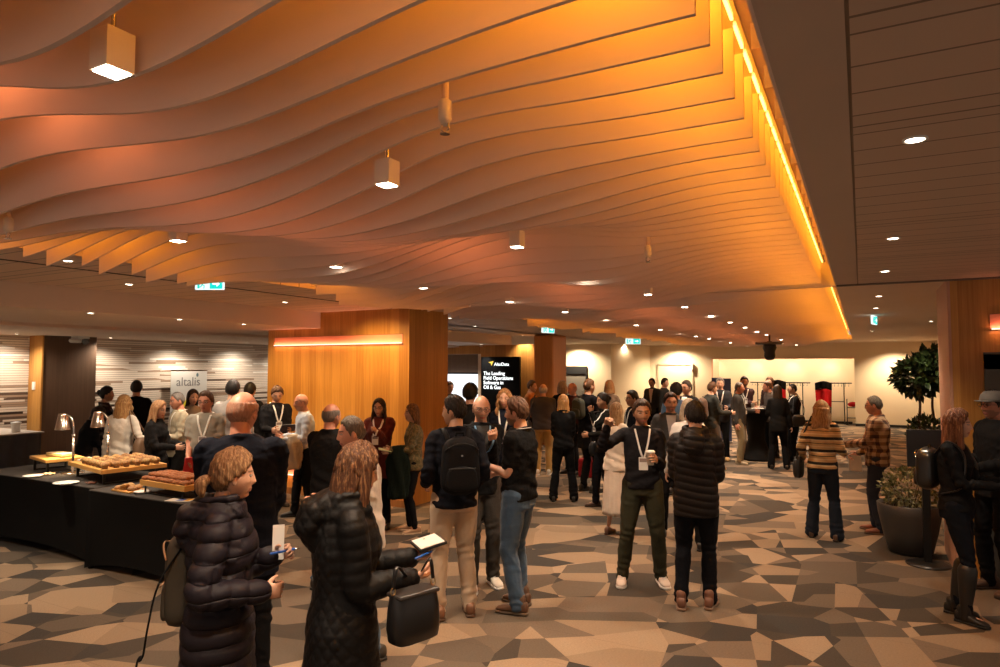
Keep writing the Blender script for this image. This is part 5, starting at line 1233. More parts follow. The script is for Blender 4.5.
D6 = person(777, 13.2, 1.66, 186, 'person with long black hair in black clothes by the cocktail table', 'f', dict(kind='coat', col=(0.013, 0.012, 0.012), th=0.026, hem=0.76), dict(col=BLK, flare=0.02), hair=('long', H_DK), RH='down', LH='hold', lv=2, legs=((0.15, 0), (-0.15, 0)))
D7 = person(770, 15.6, 1.78, -30, 'brown-haired person half hidden behind the long black hair', 'm', dict(kind='jacket', col=(0.05, 0.03, 0.03)), dict(col=BLK), hair=('short', H_BRN), lv=2)
D8 = person(793, 13.9, 1.67, -72, 'short-haired person in black blazer with bag right of the cocktail table', 'f', dict(kind='blazer', col=BLK, th=0.022, hem=0.80), dict(col=BLK), hair=('crop', H_BLK), lanyard=((0.8, 0.78, 0.74), 1.16), RH='front', LH='front', lv=2, skin='tan', glasses=True)
D9 = person(751, 16.3, 1.70, 10, 'person seen between the tall bearded one and the cocktail table', 'm', dict(kind='jacket', col=(0.04, 0.03, 0.03)), dict(col=BLK), hair=('short', H_DK), lv=2) if False else None

# ------------------------------------------------------------------ things carried
backpack(A5, 'slim black backpack on the person in beige trousers', (0.010, 0.010, 0.012), off=(0, -0.205, 1.21), size=(0.30, 0.13, 0.45), logo=True)
backpack(A1, 'olive grey backpack hanging behind the puffer coat', (0.075, 0.062, 0.045), off=(-0.10, -0.19, 1.12), size=(0.25, 0.11, 0.40), straps=False, trim=plain((0.45, 0.25, 0.13), 0.5))
bo_ = PEOPLE[0]
backpack(A12, 'small shiny black backpack on the person in knee boots', (0.012, 0.012, 0.012), off=(0.0, -0.20, 1.22), size=(0.27, 0.14, 0.34), mat=plain((0.013, 0.012, 0.012), 0.28), trim=M_metal)
backpack(C9, 'small grey-green backpack on the tall person in dark coat', (0.05, 0.055, 0.045), off=(0.0, -0.19, 1.28), size=(0.26, 0.12, 0.34), straps=False)
backpack(D1, 'brown backpack on the person at left of the cocktail table', (0.10, 0.055, 0.035), off=(0.0, -0.20, 1.2), size=(0.28, 0.14, 0.42), straps=False)
def strap_band(pts, r, mat, parent, name='strap'):
    p2, _ = smooth_path(pts, [0.01] * len(pts), 6)
    return MB().tube(p2, [r] * len(p2), 8).build(name, mat, parent, True)
# dangling strap of the olive backpack is part of it
op = bpy.data.objects['backpack.001'] if 'backpack.001' in bpy.data.objects else None
if op:
    strap_band([(0.10, 0.02, 0.16), (0.15, -0.06, 0.02), (0.14, -0.10, -0.16), (0.08, -0.13, -0.30), (0.05, -0.16, -0.34), (0.06, -0.17, -0.55)], (0.014, 0.004), fabric(BLK), op, 'loose_strap')
    strap_band([(0.02, 0.06, 0.20), (-0.02, 0.10, 0.30), (-0.02, 0.19, 0.34)], (0.018, 0.005), fabric((0.075, 0.062, 0.045)), op, 'shoulder_strap')
# handbag of the reader
hb = thing('handbag', 'black leather bucket handbag hanging from the hand of the tablet reader', 'bag', (0, 0, 0))
hb0 = in_hand(A2, 0, 0, 0.02, 0.02)
bx_, by_ = at_depth(415, 2.86)
hb.matrix_world = Matrix.Translation((bx_, by_, 0.86)) @ Matrix.Rotation(A2['rz'] - R(70), 4, 'Z') @ Matrix.Scale(0.92, 4)
lea = plain((0.012, 0.011, 0.011), 0.33)
mb = MB(); rg = []; a = np.arange(36) * 2 * math.pi / 36
for z_, w_, d_ in ((0, .105, .055), (0.008, .118, .066), (0.06, .125, .072), (0.14, .122, .066), (0.20, .115, .055), (0.215, .11, .05)):
    c_, s_ = np.cos(a), np.sin(a); rg.append(np.stack([w_ * np.sign(c_) * np.abs(c_) ** 0.5, d_ * np.sign(s_) * np.abs(s_) ** 0.6, np.full(36, z_)], 1))
mb.loft(rg).build('bag_body', lea, hb, True)
MB().box(-0.112, -0.058, 0.200, 0.112, 0.058, 0.222).build('flap', plain((0.025, 0.02, 0.018), 0.45), hb, bevel=0.01)
for sx in (-1, 1):
    MB().tube([(sx * 0.112 + 0.012 * math.cos(t_), 0, 0.235 + 0.016 * math.sin(t_)) for t_ in np.linspace(0, 2 * math.pi, 15)], [0.003] * 15, 6, caps=False).build('strap_ring', plain((0.6, 0.42, 0.2), 0.3, 1.0), hb, True)
inv = hb.matrix_world.inverted(); hp = inv @ hb0
strap_band([(-0.112, 0, 0.25), (-0.09, 0, 0.34), tuple(hp + Vector((-0.02, 0, -0.03))), tuple(hp + Vector((0, 0, 0.01))), tuple(hp + Vector((0.02, 0, -0.03))), (0.09, 0, 0.34), (0.112, 0, 0.25)], (0.010, 0.004), lea, hb)
MB().box(-0.02, -0.075, 0.10, 0.02, -0.066, 0.14).build('clasp', plain((0.5, 0.36, 0.18), 0.3, 1.0), hb)
# tablet, pens, paper
h0 = in_hand(A2, 1, 0.03, 0.10, 0.03)
tb = slab_item('tablet', 'tablet in dark case held open by the person in quilted coat', 'tablet', h0, A2['rz'], R(12), (0.17, 0.13, 0.012), M_black, plain((0.75, 0.72, 0.68), 0.3))
def pen(loc, rz, label):
    o = thing('pen', label, 'pen', loc, rz)
    MB().tube([(0, -0.06, 0), (0, 0.04, 0.01)], [0.0055, 0.0055], 10).build('barrel', plain((0.01, 0.09, 0.42), 0.4), o, True)
    MB().tube([(0, 0.04, 0.01), (0, 0.062, 0.012)], [0.005, 0.0015], 10).build('tip', M_metal, o, True)
pen(in_hand(A1, 1, 0.01, 0.08, 0.045), A1['rz'] + R(10), 'blue pen in the hand of the person in puffer coat')
pen(in_hand(A2, 0, 0.05, 0.09, 0.04), A2['rz'] + R(30), 'blue pen held over the tablet by the person in quilted coat')
slab_item('leaflet', 'white folded leaflet held against the front of puffer coat', 'paper', in_hand(A1, 1, 0.06, 0.03, 0.02), A1['rz'] + R(90), R(80), (0.05, 0.15, 0.006), plain((0.66, 0.62, 0.58), 0.6))
cup(in_hand(A8, 1, -0.05, 0.07, 0.045), 'white paper cup held by the person in olive trousers', group=None)
cup(in_hand(A12, 0, -0.05, 0.07, 0.045), 'white paper cup held by the person in knee boots')
cup(in_hand(A11, 1, -0.05, 0.06, 0.045), 'white paper cup held out by the person in plaid jacket')
slab_item('leaflet', 'white sheet hanging from the hand of person in plaid jacket', 'paper', in_hand(A11, 0, -0.10, 0.06, 0.02), A11['rz'] + R(80), R(80), (0.15, 0.20, 0.004), plain((0.70, 0.64, 0.56), 0.6))
slab_item('booklet', 'dark booklet held open by the person left of the column', 'booklet', in_hand(B11, 1, 0.03, 0.10, 0.03), B11['rz'], R(40), (0.22, 0.16, 0.012), plain((0.03, 0.035, 0.06), 0.4))
slab_item('notebook', 'pale notebook held by the balding person in light blue shirt', 'notebook', in_hand(B12, 1, 0.02, 0.09, 0.02), B12['rz'], R(10), (0.18, 0.14, 0.012), plain((0.5, 0.55, 0.40), 0.6))
slab_item('folder', 'open pale green folder held by the person with dark green coat', 'folder', in_hand(B15, 1, 0.02, 0.09, 0.02), B15['rz'], R(12), (0.20, 0.15, 0.010), plain((0.35, 0.42, 0.26), 0.6))
slab_item('folder', 'red folder held beside the pastries by the person in grey t-shirt', 'folder', in_hand(B1, 0, -0.02, 0.10, 0.04), B1['rz'] + R(30), R(65), (0.16, 0.22, 0.008), plain((0.62, 0.03, 0.03), 0.5))
# garments carried over arms
def draped(name, label, info, i, colr, L=0.55, w=0.17):
    s_, e_, w_ = info['arm'][i]; mid = (e_ * 0.4 + w_ * 0.6); ax = w_ - e_; ax /= np.linalg.norm(ax)
    mb = MB(); rg = []; n = 20
    side_ = np.cross(ax, (0, 0, 1)); side_ /= np.linalg.norm(side_)
    for t_ in np.linspace(0, 1, 16):
        z_ = 0.055 - L * t_; a = np.arange(n) * 2 * math.pi / n
        ww = w * (0.5 + 0.5 * min(1, t_ * 4)) * (1 - 0.25 * t_); dd = 0.055 * (0.7 + 0.5 * min(1, t_ * 5))
        rp = 1 + 0.26 * np.sin(a * 5 + t_ * 7) * min(1, t_ * 3)
        c_ = mid + np.array([0, 0, z_])
        rg.append(c_ + np.outer(np.cos(a) * ww * rp, ax) + np.outer(np.sin(a) * dd * rp, side_))
    o = mb.loft(rg).build(name, fabric(colr, fold=0.8), None, True); o.matrix_world = info['W']; return tag(o, label, 'coat')
draped('draped_jacket', 'beige jacket hanging over the arm of person in light blue shirt', B12, 1, (0.42, 0.33, 0.24), 0.45, 0.13)
draped('draped_coat', 'dark green coat hanging over the arm of person with brown hair', B15, 1, (0.012, 0.022, 0.016), 0.62, 0.14)
# shoulder bags
def shoulder_bag(info, side_, label, colr, z=0.86, size=(0.10, 0.26, 0.24), mat=None, y=0.0, x=0.28):
    W = info['W']; k = info['k']; o = thing('shoulder_bag', label, 'bag', (0, 0, 0)); o.matrix_world = W @ Matrix.Translation((side_ * x * k, y, z * k))
    m = mat or plain(colr, 0.45); w, d, h = (q / 2 for q in size); a = np.arange(28) * 2 * math.pi / 28; rg = []
    for t_ in np.linspace(-1, 1, 9):
        q = 1 - 0.25 * abs(t_) ** 4 - (0.12 if t_ > 0 else 0) * t_
        c_, s_ = np.cos(a), np.sin(a); rg.append(np.stack([w * q * np.sign(c_) * np.abs(c_) ** 0.6, d * q * np.sign(s_) * np.abs(s_) ** 0.5, np.full(28, h * t_)], 1))
    MB().loft(rg).build('bag_body', m, o, True)
    sh = np.array(info['arm'][0 if side_ > 0 else 1][0]) - np.array((side_ * x * k, y, z * k)); sh = sh + np.array([-side_ * 0.02, 0, 0.085])
    strap_band([(0, -d * 0.8, h * 0.9), tuple(sh * 0.5 + np.array([side_ * 0.03, -d * 0.8 - 0.02, 0])), tuple(sh + np.array([0, -0.03, 0])), tuple(sh + np.array([0, 0.03, 0])), tuple(sh * 0.5 + np.array([side_ * 0.03, d * 0.6 + 0.02, 0])), (0, d * 0.8, h * 0.9)], (0.010, 0.004), m, o)
    MB().box(-w * 1.02, -d * 0.5, -h * 0.1, w * 1.02, d * 0.5, h * 0.75).build('flap', m, o, bevel=0.012)
    return o
shoulder_bag(A10, -1, 'black shoulder bag at the left hip of the striped sweater', (0.02, 0.018, 0.017), z=0.88)
shoulder_bag(B4, 1, 'brown leather bag on the shoulder of the curly blonde in white', (0.16, 0.09, 0.05), z=1.0, size=(0.12, 0.30, 0.30))
shoulder_bag(D8, -1, 'black bag at the hip of the person in blazer near the niche', BLK, z=0.95)
shoulder_bag(C10, 1, 'dark bag at the hip of the person touching their face', BLK, z=0.86, size=(0.10, 0.24, 0.2))
shoulder_bag(C5, -1, 'dark and white bag at the side of the grey sweater', (0.05, 0.045, 0.05), z=0.9)
# ------------------------------------------------------------------ food tables
M_cloth = fabric((0.012, 0.011, 0.011), 0.85, fold=0.15)
def stretch_table(x0, x1, y0, y1, h, label, name='buffet_table', mat=None):
    o = thing(name, label, 'table', (0, 0, 0)); mat = mat or M_cloth
    mb = MB(); N = 96; per = []
    W, D = x1 - x0, y1 - y0; P = 2 * (W + D)
    for i in range(N):
        s = P * i / N
        if s < W: per.append((x0 + s, y0, 0, s / W))
        elif s < W + D: per.append((x1, y0 + s - W, 1, (s - W) / D))
        elif s < 2 * W + D: per.append((x1 - (s - W - D), y1, 2, (s - W - D) / W))
        else: per.append((x0, y1 - (s - 2 * W - D), 3, (s - 2 * W - D) / D))
    rg = []
    for t_ in np.linspace(0, 1, 12):
        r_ = []
        for (x, y, sd, u) in per:
            arch = math.sin(math.pi * u) ** 0.6
            z = h * (1 - t_) + t_ * (0.005 + 0.075 * arch)
            inn = 0.055 * math.sin(math.pi * u) ** 0.7 * math.sin(math.pi * min(1, t_ * 0.9)) * 0.9 + 0.03 * t_ * arch
            fl = 0.02 * t_ * (1 - arch)
            dx, dy = ((0, 1), (-1, 0), (0, -1), (1, 0))[sd]
            q = inn - fl
            r_.append((x + dx * q, y + dy * q, z))
        rg.append(np.array(r_))
    mb.loft(rg, caps=False).build('stretch_cover', mat, o, True)
    MB().box(x0, y0, h - 0.004, x1, y1, h + 0.012).build('tabletop', fabric((0.050, 0.044, 0.040), 0.8, fold=0.1), o, bevel=0.006)
    for lx, ly in ((x0 + 0.03, y0 + 0.03), (x1 - 0.03, y0 + 0.03), (x0 + 0.03, y1 - 0.03), (x1 - 0.03, y1 - 0.03)):
        MB().cyl(lx, ly, 0, h - 0.01, 0.02).cyl(lx, ly, 0, 0.02, 0.03).build('leg', M_blackmetal, o, True)
    return o
TH = 0.76
T1 = stretch_table(-9.2, -6.88, 4.06, 5.0, TH, 'long black-clothed buffet table at the far left holding plates and lamps')
T2 = stretch_table(-6.84, -5.30, 3.98, 4.95, TH, 'black-clothed buffet table nearest the puffer coat holding pastries')
TT = TH + 0.013
def on_table(px, py, z=TT): return at_z(px, py, z)
def plate(x, y, z, label, r=0.115, grp=None, parent=None):
    o = MB().lathe([(r * 0.55, 0), (r * 0.6, 0.004), (r, 0.016), (r, 0.020), (r * 0.6, 0.009), (0.01, 0.008)], n=32).build('plate', M_white, None, True, loc=(x, y, z))
    return tag(o, label, 'plate', grp)
for (px, py, n, lab, g) in ((1, 449, 6, 'white plate in the stack at the left edge of the table', 'left plate stack'), (26, 448, 4, 'white plate in the stack beside the left serving board', 'right plate stack')):
    x, y, _ = on_table(px, py)
    y = min(max(y, 4.15), 4.7)
    for i in range(n): plate(x, y, TT + i * 0.012, lab + ', %s from the bottom' % ordinal(i + 1), 0.13, g)
# heat lamps
def heat_lamp(x, y, label, rz, tint=(0.75, 0.62, 0.52)):
    o = thing('heat_lamp', label, 'lamp', (x, y, TT), rz)
    chrome = plain((0.75, 0.70, 0.66), 0.18, 1.0)
    MB().lathe([(0.12, 0), (0.12, 0.008), (0.10, 0.014), (0.02, 0.02)], n=32).build('base', chrome, o, True)
    MB().cyl(0, 0, 0.01, 0.42, 0.014).cyl(0, 0, 0.42, 0.445, 0.020).build('pole', chrome, o, True)
    pts = [(0, 0, 0.43), (0, 0, 0.52), (-0.02, 0, 0.60), (-0.06, 0, 0.65), (-0.11, 0, 0.67), (-0.15, 0, 0.665)]
    p2, _ = smooth_path(pts, [0.01] * 6, 5)
    MB().tube(p2, [0.010] * len(p2), 12).build('gooseneck', chrome, o, True)
    s = MB().lathe([(0.030, 0.685), (0.046, 0.68), (0.050, 0.66), (0.078, 0.50), (0.081, 0.50), (0.081, 0.495), (0.074, 0.495), (0.046, 0.655), (0.01, 0.658)], c=(-0.16, 0, 0), n=36).build('lamp_shade', plain(tint, 0.25, 1.0), o, True)
    MB().lathe([(0.022, 0.51), (0.038, 0.54), (0.022, 0.60)], c=(-0.16, 0, 0)).build('bulb', emit((1.0, 0.70, 0.36), 14.0), s, True)
    c_ = Matrix.Rotation(rz, 3, 'Z') @ Vector((-0.16, 0, 0))
    spot_light('heat_lamp_light', (x + c_.x, y + c_.y, TT + 0.49), 30, (1.0, 0.66, 0.34), 85, 0.6)
    return o
heat_lamp(-8.06, 4.50, 'chrome heat lamp on the left over the pale dishes', R(15))
heat_lamp(at_y(107, 470, 4.9)[0], 4.9, 'copper-toned heat lamp nearest the muffins', R(12))
# serving boards on black risers
def riser(x0, x1, y0, y1, z, label, rz=0, wood=True, th=0.035):
    cx, cy = (x0 + x1) / 2, (y0 + y1) / 2; w, d = (x1 - x0) / 2, (y1 - y0) / 2
    o = thing('serving_board', label, 'serving board', (cx, cy, TT), rz)
    MB().box(-w, -d, z - th, w, d, z).build('board', M_board, o, bevel=0.004)
    for sx in (-1, 1):
        mb = MB()
        for sy in (-1, 1): mb.box(sx * w * 0.78 - 0.012, sy * d * 0.8 - 0.012, 0, sx * w * 0.78 + 0.012, sy * d * 0.8 + 0.012, z - th)
        mb.box(sx * w * 0.78 - 0.012, -d * 0.8, 0, sx * w * 0.78 + 0.012, d * 0.8, 0.015).box(sx * w * 0.78 - 0.012, -d * 0.8, z - th - 0.015, sx * w * 0.78 + 0.012, d * 0.8, z - th)
        mb.build('riser_leg', M_blackmetal, o)
    return o
def world_on(o, x, y, z): return o.matrix_world @ Vector((x, y, z)) if False else Matrix.Translation(o.location) @ Matrix.Rotation(o.rotation_euler.z, 4, 'Z') @ Vector((x, y, z))
rA = riser(-8.76, -8.16, 4.34, 4.74, 0.165, 'small raised wooden board with the pale cake at left', R(-12))
aa = at_y(74, 464, 4.27); bb = at_y(168, 460, 4.27); RBX = 0
RBZ = 0.165
rB = riser(-7.83, -6.83, 4.24, 4.90, RBZ, 'wide raised wooden board full of muffins', R(-12), th=0.045)
M_muff = []
for c_ in ((0.44, 0.22, 0.07), (0.52, 0.30, 0.10), (0.36, 0.17, 0.055)):
    t = NT('muffin'); t.xyz(); n_ = t.noise(t.obj, 60.0, 4); t.bump(n_, 0.9, 0.01)
    M_muff.append(t.fin(t.ramp(n_, [(0.35, tuple(v * 0.55 for v in c_)), (0.6, c_), (0.8, tuple(min(1, v * 1.35) for v in c_))]), 0.7))
def muffin_proto(rr):
    o = thing('muffin', 'x', 'muffin', (0, 0, 0), 0, 'muffins on the long board')
    mb = MB(); rg = []; a = np.arange(28) * 2 * math.pi / 28
    for q, z in ((0.024, 0), (0.031, 0.03)): rg.append(np.stack([np.cos(a) * q * (1 + 0.03 * np.sin(a * 14)), np.sin(a) * q * (1 + 0.03 * np.sin(a * 14)), np.full(28, z)], 1))
    mb.loft(rg).build('paper_case', plain((0.30, 0.17, 0.08), 0.8), o, True)
    mb = MB(); rg = []
    for q, z in ((0.030, 0.027), (0.042, 0.034), (0.044, 0.042), (0.038, 0.056), (0.024, 0.066), (0.006, 0.070)):
        w = q * (1 + 0.06 * np.sin(a * 3 + rr * 5) + 0.03 * np.sin(a * 7 + z * 90)); rg.append(np.stack([np.cos(a) * w, np.sin(a) * w, np.full(28, z) + 0.003 * np.sin(a * 4 + rr)], 1))
    mb.loft(rg).build('muffin_top', M_muff[rr % 3], o, True)
    return o
pro = [muffin_proto(i) for i in range(3)]; used = [False] * 3
W_ = 1.0; cnt = 0; rnd = random.Random(3)
for r_ in range(6):
    for c_ in range(7):
        lx_ = -0.16 + c_ * 0.098 + rnd.uniform(-0.008, 0.008)
        if lx_ > W_ / 2 - 0.05: continue
        ly_ = -0.27 + r_ * 0.104 + rnd.uniform(-0.006, 0.006)
        k_ = rnd.randrange(3); p_ = world_on(rB, lx_, ly_, RBZ)
        o = pro[k_] if not used[k_] else copy_tree(pro[k_]); used[k_] = True
        o.location = p_; o.rotation_euler = (rnd.uniform(-0.12, 0.12), rnd.uniform(-0.12, 0.12), rnd.uniform(0, 6))
        o['label'] = 'golden brown muffin, %s from left in the %s row of the wide board' % (ordinal(c_ + 1), ordinal(r_ + 1)); o['group'] = 'muffins on the long board'
# loaf cake on the left board, white dish
p_ = world_on(rA, 0.05, 0.02, 0.165)
o = thing('cake', 'pale sheet cake on the small raised board', 'cake', p_)
MB().box(-0.17, -0.08, 0, 0.17, 0.08, 0.035).build('sponge', plain((0.66, 0.48, 0.18), 0.7, nz=0.15), o, bevel=0.012)
MB().box(-0.165, -0.075, 0.035, 0.165, 0.075, 0.045).build('icing', plain((0.80, 0.68, 0.42), 0.5), o, bevel=0.006)
p_ = world_on(rB, -W_ / 2 + 0.16, -0.15, RBZ)
o = thing('serving_dish', 'white dish at the left end of the muffin board', 'dish', p_)
MB().box(-0.12, -0.09, 0, 0.12, 0.09, 0.022).build('dish', M_white, o, bevel=0.01)
mb = MB()
for q in range(14): mb.ell((rnd.uniform(-0.09, 0.09), rnd.uniform(-0.06, 0.06), 0.028), (0.025, 0.018, 0.010), 10)
k_ = mb.build('sliced_pastry', plain((0.82, 0.72, 0.52), 0.6, nz=0.2), o, True); k_['kind'] = 'stuff'
# crate of scones at right
cb = at_z(143, 497, TT); cx0 = at_z(138, 478, 0.85)[0]; 
cr = thing('pastry_tray', 'raised wooden tray piled with reddish flapjacks near the navy jacket', 'tray', (-5.86, 4.25, TT), R(-3))
MB().box(-0.36, -0.155, 0.075, 0.36, 0.155, 0.13).build('tray', M_board, cr, bevel=0.004)
mb = MB()
for sx in (-1, 1):
    for sy in (-1, 1): mb.box(sx * 0.30 - 0.006, sy * 0.13 - 0.006, 0, sx * 0.30 + 0.006, sy * 0.13 + 0.006, 0.075)
mb.box(-0.30, -0.136, 0, 0.30, -0.124, 0.010).box(-0.30, 0.124, 0, 0.30, 0.136, 0.010)
mb.build('wire_stand', M_blackmetal, cr)
bar_m = M_muff[2]; t = NT('flapjack'); t.xyz(); n_ = t.noise(t.obj, 70.0, 4); t.bump(n_, 1.0, 0.01)
bar_m = t.fin(t.ramp(n_, [(0.3, (0.20, 0.06, 0.02)), (0.6, (0.42, 0.15, 0.045)), (0.8, (0.60, 0.28, 0.09))]), 0.65)
def bar_proto():
    mb = MB(); rg = []; a = np.arange(20) * 2 * math.pi / 20
    for q, z in ((0.75, 0.0), (0.98, 0.008), (1.0, 0.02), (0.85, 0.032), (0.4, 0.038)):
        c_, s_ = np.cos(a), np.sin(a); rg.append(np.stack([0.052 * q * np.sign(c_) * np.abs(c_) ** 0.6, 0.034 * q * np.sign(s_) * np.abs(s_) ** 0.6, np.full(20, z)], 1))
    return mb.loft(rg).build('flapjack', bar_m, None, True)
b0 = bar_proto(); first = True
for lay in range(2):
    for r_ in range(4 - lay):
        for c_ in range(7 - lay):
            o = b0 if first else b0.copy()
            if not first: col.objects.link(o)
            first = False
            lx_ = -0.30 + c_ * 0.10 + lay * 0.05 + rnd.uniform(-0.006, 0.006); ly_ = -0.112 + r_ * 0.075 + lay * 0.035
            o.location = Matrix.Translation(cr.location) @ Matrix.Rotation(R(-3), 4, 'Z') @ Vector((lx_, ly_, 0.131 + lay * 0.034)); o.rotation_euler = (rnd.uniform(-0.08, 0.08), rnd.uniform(-0.08, 0.08), R(4) + rnd.uniform(-0.2, 0.2))
            g = 'flapjacks in the %s layer' % ('top' if lay else 'bottom'); tag(o, 'reddish flapjack, %s from left, %s row from front, %s layer of the tray' % (ordinal(c_ + 1), ordinal(r_ + 1), 'top' if lay else 'bottom'), 'pastry', 'flapjacks in the wooden tray')
# low board with biscuits
lb = at_z(128, 486, TT)
o = thing('serving_board', 'low wooden board with round biscuits at the table front', 'serving board', (-6.42, 4.14, TT), R(-4))
MB().box(-0.16, -0.10, 0, 0.16, 0.10, 0.018).build('board', M_board, o, bevel=0.004)
lb_o = o
for i, (bx, by, bz, tl) in enumerate(((-0.10, 0.02, 0, 0), (-0.04, 0.03, 0.012, 20), (0.03, 0.0, 0, 8), (0.09, 0.03, 0.01, -14), (0.0, -0.05, 0.02, 30), (0.10, -0.04, 0, 0), (-0.09, -0.05, 0.0, 5))):
    b = MB().lathe([(0.030, 0), (0.044, 0.006), (0.044, 0.018), (0.030, 0.030), (0.004, 0.033)], n=20).build('bun', M_muff[i % 3], None, True)
    b.location = Vector(lb_o.location) + Vector((bx, by, 0.019 + bz)); b.rotation_euler = (R(tl), R(tl * 0.5), i)
    tag(b, 'small round golden bun, %s from the left on the low board' % ordinal(sorted(range(7), key=lambda q: (-0.10, -0.04, 0.03, 0.09, 0.0, 0.10, -0.09)[q]).index(i) + 1), 'bun', 'buns on the low board')
plate(*at_z(142, 493, TT)[:2], TT, 'white saucer at the front edge before the wooden tray', 0.075)
plate(*at_z(66, 484, TT)[:2], TT, 'white plate lying on the table front under the heat lamps', 0.12)
plate(*at_z(33, 477, TT)[:2], TT, 'white plate near the front edge left of the lamps', 0.10)
def napkin(px, py, colr, label, s=0.07):
    x, y, _ = at_z(px, py, TT); mb = MB(); n = 7; g = np.linspace(-1, 1, n); v = []
    for zz in (0, 0.006):
        for a_ in g:
            for b_ in g: v.append((a_ * s, b_ * s * 0.8, 0.004 + zz + 0.018 * math.sin(a_ * 3 + b_ * 2) ** 2 * (1 - 0.3 * b_)))
    f = []
    for i in range(n - 1):
        for j in range(n - 1):
            p_ = i * n + j; f.append((p_, p_ + n, p_ + n + 1, p_ + 1)); q = p_ + n * n; f.append((q, q + 1, q + n + 1, q + n))
    rim = [i for i in range(n)] + [i * n + n - 1 for i in range(1, n)] + [(n - 1) * n + i for i in range(n - 2, -1, -1)] + [i * n for i in range(n - 2, 0, -1)]
    f += [(rim[i], rim[(i + 1) % len(rim)], rim[(i + 1) % len(rim)] + n * n, rim[i] + n * n) for i in range(len(rim))]
    o = mb.raw(v, f).build('napkin', fabric(colr), None, True, loc=(x, y, TT)); o.rotation_euler = (0, 0, px); tag(o, label, 'napkin')
napkin(49, 475, (0.70, 0.50, 0.30), 'crumpled tan napkin left of the lamp bases', 0.05)
napkin(91, 484, (0.13, 0.05, 0.03), 'crumpled dark red napkin at the table front edge', 0.05)
napkin(133, 491, (0.60, 0.25, 0.12), 'orange napkin beside the white saucer', 0.05)
napkin(87, 468, (0.66, 0.52, 0.40), 'pale napkin between the two heat lamps', 0.06)
x, y, _ = at_z(181, 500, TT)
lf = thing('leaflet', 'colourful leaflet on the table corner by the puffer coat', 'paper', (x, max(y, 4.08), TT), R(20))
MB().box(-0.12, -0.07, 0, 0.12, 0.07, 0.003).build('sheet', plain((0.66, 0.62, 0.55), 0.5), lf)
MB().box(-0.02, -0.05, 0.003, 0.05, 0.04, 0.0045).build('blue_patch', plain((0.04, 0.10, 0.42), 0.5), lf)
MB().box(0.055, -0.05, 0.003, 0.10, 0.05, 0.0045).build('yellow_patch', plain((0.7, 0.45, 0.05), 0.5), lf)
# small signs on the table
for px, py, lab in ((62, 449, 'small card stand behind the left heat lamp'),):
    pass
# pleated table at the left wall
lt0 = at_x(44, 431, -11.6); 
pt = thing('skirted_table', 'dark grey pleated table with pale top by the left slatted wall', 'table', (0, 0, 0))
fx_ = -11.9; y1_ = at_x(40, 480, -11.3)[1]
mb = MB(); per = []
tx0, tx1, ty0, ty1 = -12.7, -11.2, at_x(0, 470, -11.2)[1] - 1.6, at_x(41, 470, -11.2)[1]
def pleat(x0, x1, y0, y1, z0, z1, amp, n=160):
    W, D = x1 - x0, y1 - y0; P = 2 * (W + D); r = []
    for i in range(n):
        s = P * i / n; o_ = amp * math.sin(s * 34)
        if s < W: p = (x0 + s, y0 - o_)
        elif s < W + D: p = (x1 + o_, y0 + s - W)
        elif s < 2 * W + D: p = (x1 - (s - W - D), y1 + o_)
        else: p = (x0 - o_, y1 - (s - 2 * W - D))
        r.append(p)
    a = np.array(r); return [np.column_stack([a, np.full(n, z)]) for z in np.linspace(z0, z1, 4)]
MB().loft(pleat(tx0, tx1, ty0, ty1, 0.01, 0.98, 0.014, 400)).build('pleated_skirt', fabric((0.07, 0.08, 0.095), 0.6, fold=0.1), pt, True)
MB().box(tx0 - 0.02, ty0 - 0.02, 0.98, tx1 + 0.02, ty1 + 0.02, 1.0).build('tabletop', fabric((0.42, 0.36, 0.30), 0.7), pt)
o = MB().lathe([(0.055, 0), (0.062, 0.13), (0.07, 0.14), (0.07, 0.15), (0.03, 0.16)], n=20).build('jar', M_white, None, True, loc=(tx1 - 0.25, ty1 - 0.25, 1.0)); tag(o, 'white lidded jar on the corner of the pleated table', 'jar')
plate(tx1 - 0.4, ty1 - 0.9, 1.0, 'white plate lying on the pleated table by the left wall', 0.15)

# altalis banner standing before the slatted wall
bx0 = at_x(171, 371, -12.8); bx1 = at_x(207, 371, -12.8)
bn = thing('roll_up_banner', 'white banner stand with grey altalis lettering and yellow triangle', 'banner', (-12.8, 0, 0))
v0, v1 = bx0[1], bx1[1]; wb_ = v1 - v0; zt_ = bx0[2]
MB().box(-0.004, v0, 0.10, 0.004, v1, zt_).build('banner_sheet', plain((0.62, 0.60, 0.55), 0.5, nz=0.01), bn)
MB().box(-0.08, v0 - 0.02, 0, 0.08, v1 + 0.02, 0.10).build('banner_base', M_metal, bn, bevel=0.01)
MB().box(-0.008, v0, zt_, 0.008, v1, zt_ + 0.02).build('top_rail', M_metal, bn)
RX = Matrix.Rotation(R(90), 4, 'Z') @ Matrix.Rotation(R(90), 4, 'X')
text_mesh('altalis', wb_ * 0.30, plain((0.16, 0.15, 0.15), 0.5), Matrix.Translation((0.006, v0 + wb_ * 0.14, zt_ - wb_ * 0.36)) @ RX, bn, 'lettering', 0.001)
def prism(pts, x, th=0.002):
    n = len(pts); v = [(x, a, b) for a, b in pts] + [(x + th, a, b) for a, b in pts]
    return MB().raw(v, [tuple(range(n))[::-1], tuple(range(n, 2 * n))] + [(i, (i + 1) % n, n + (i + 1) % n, n + i) for i in range(n)])
prism([(v0 + wb_ * 0.25, zt_ - wb_ * 0.62), (v0 + wb_ * 0.66, zt_ - wb_ * 0.86), (v0 + wb_ * 0.25, zt_ - wb_ * 1.15)], 0.006).build('yellow_triangle', plain((0.72, 0.68, 0.03), 0.5), bn)
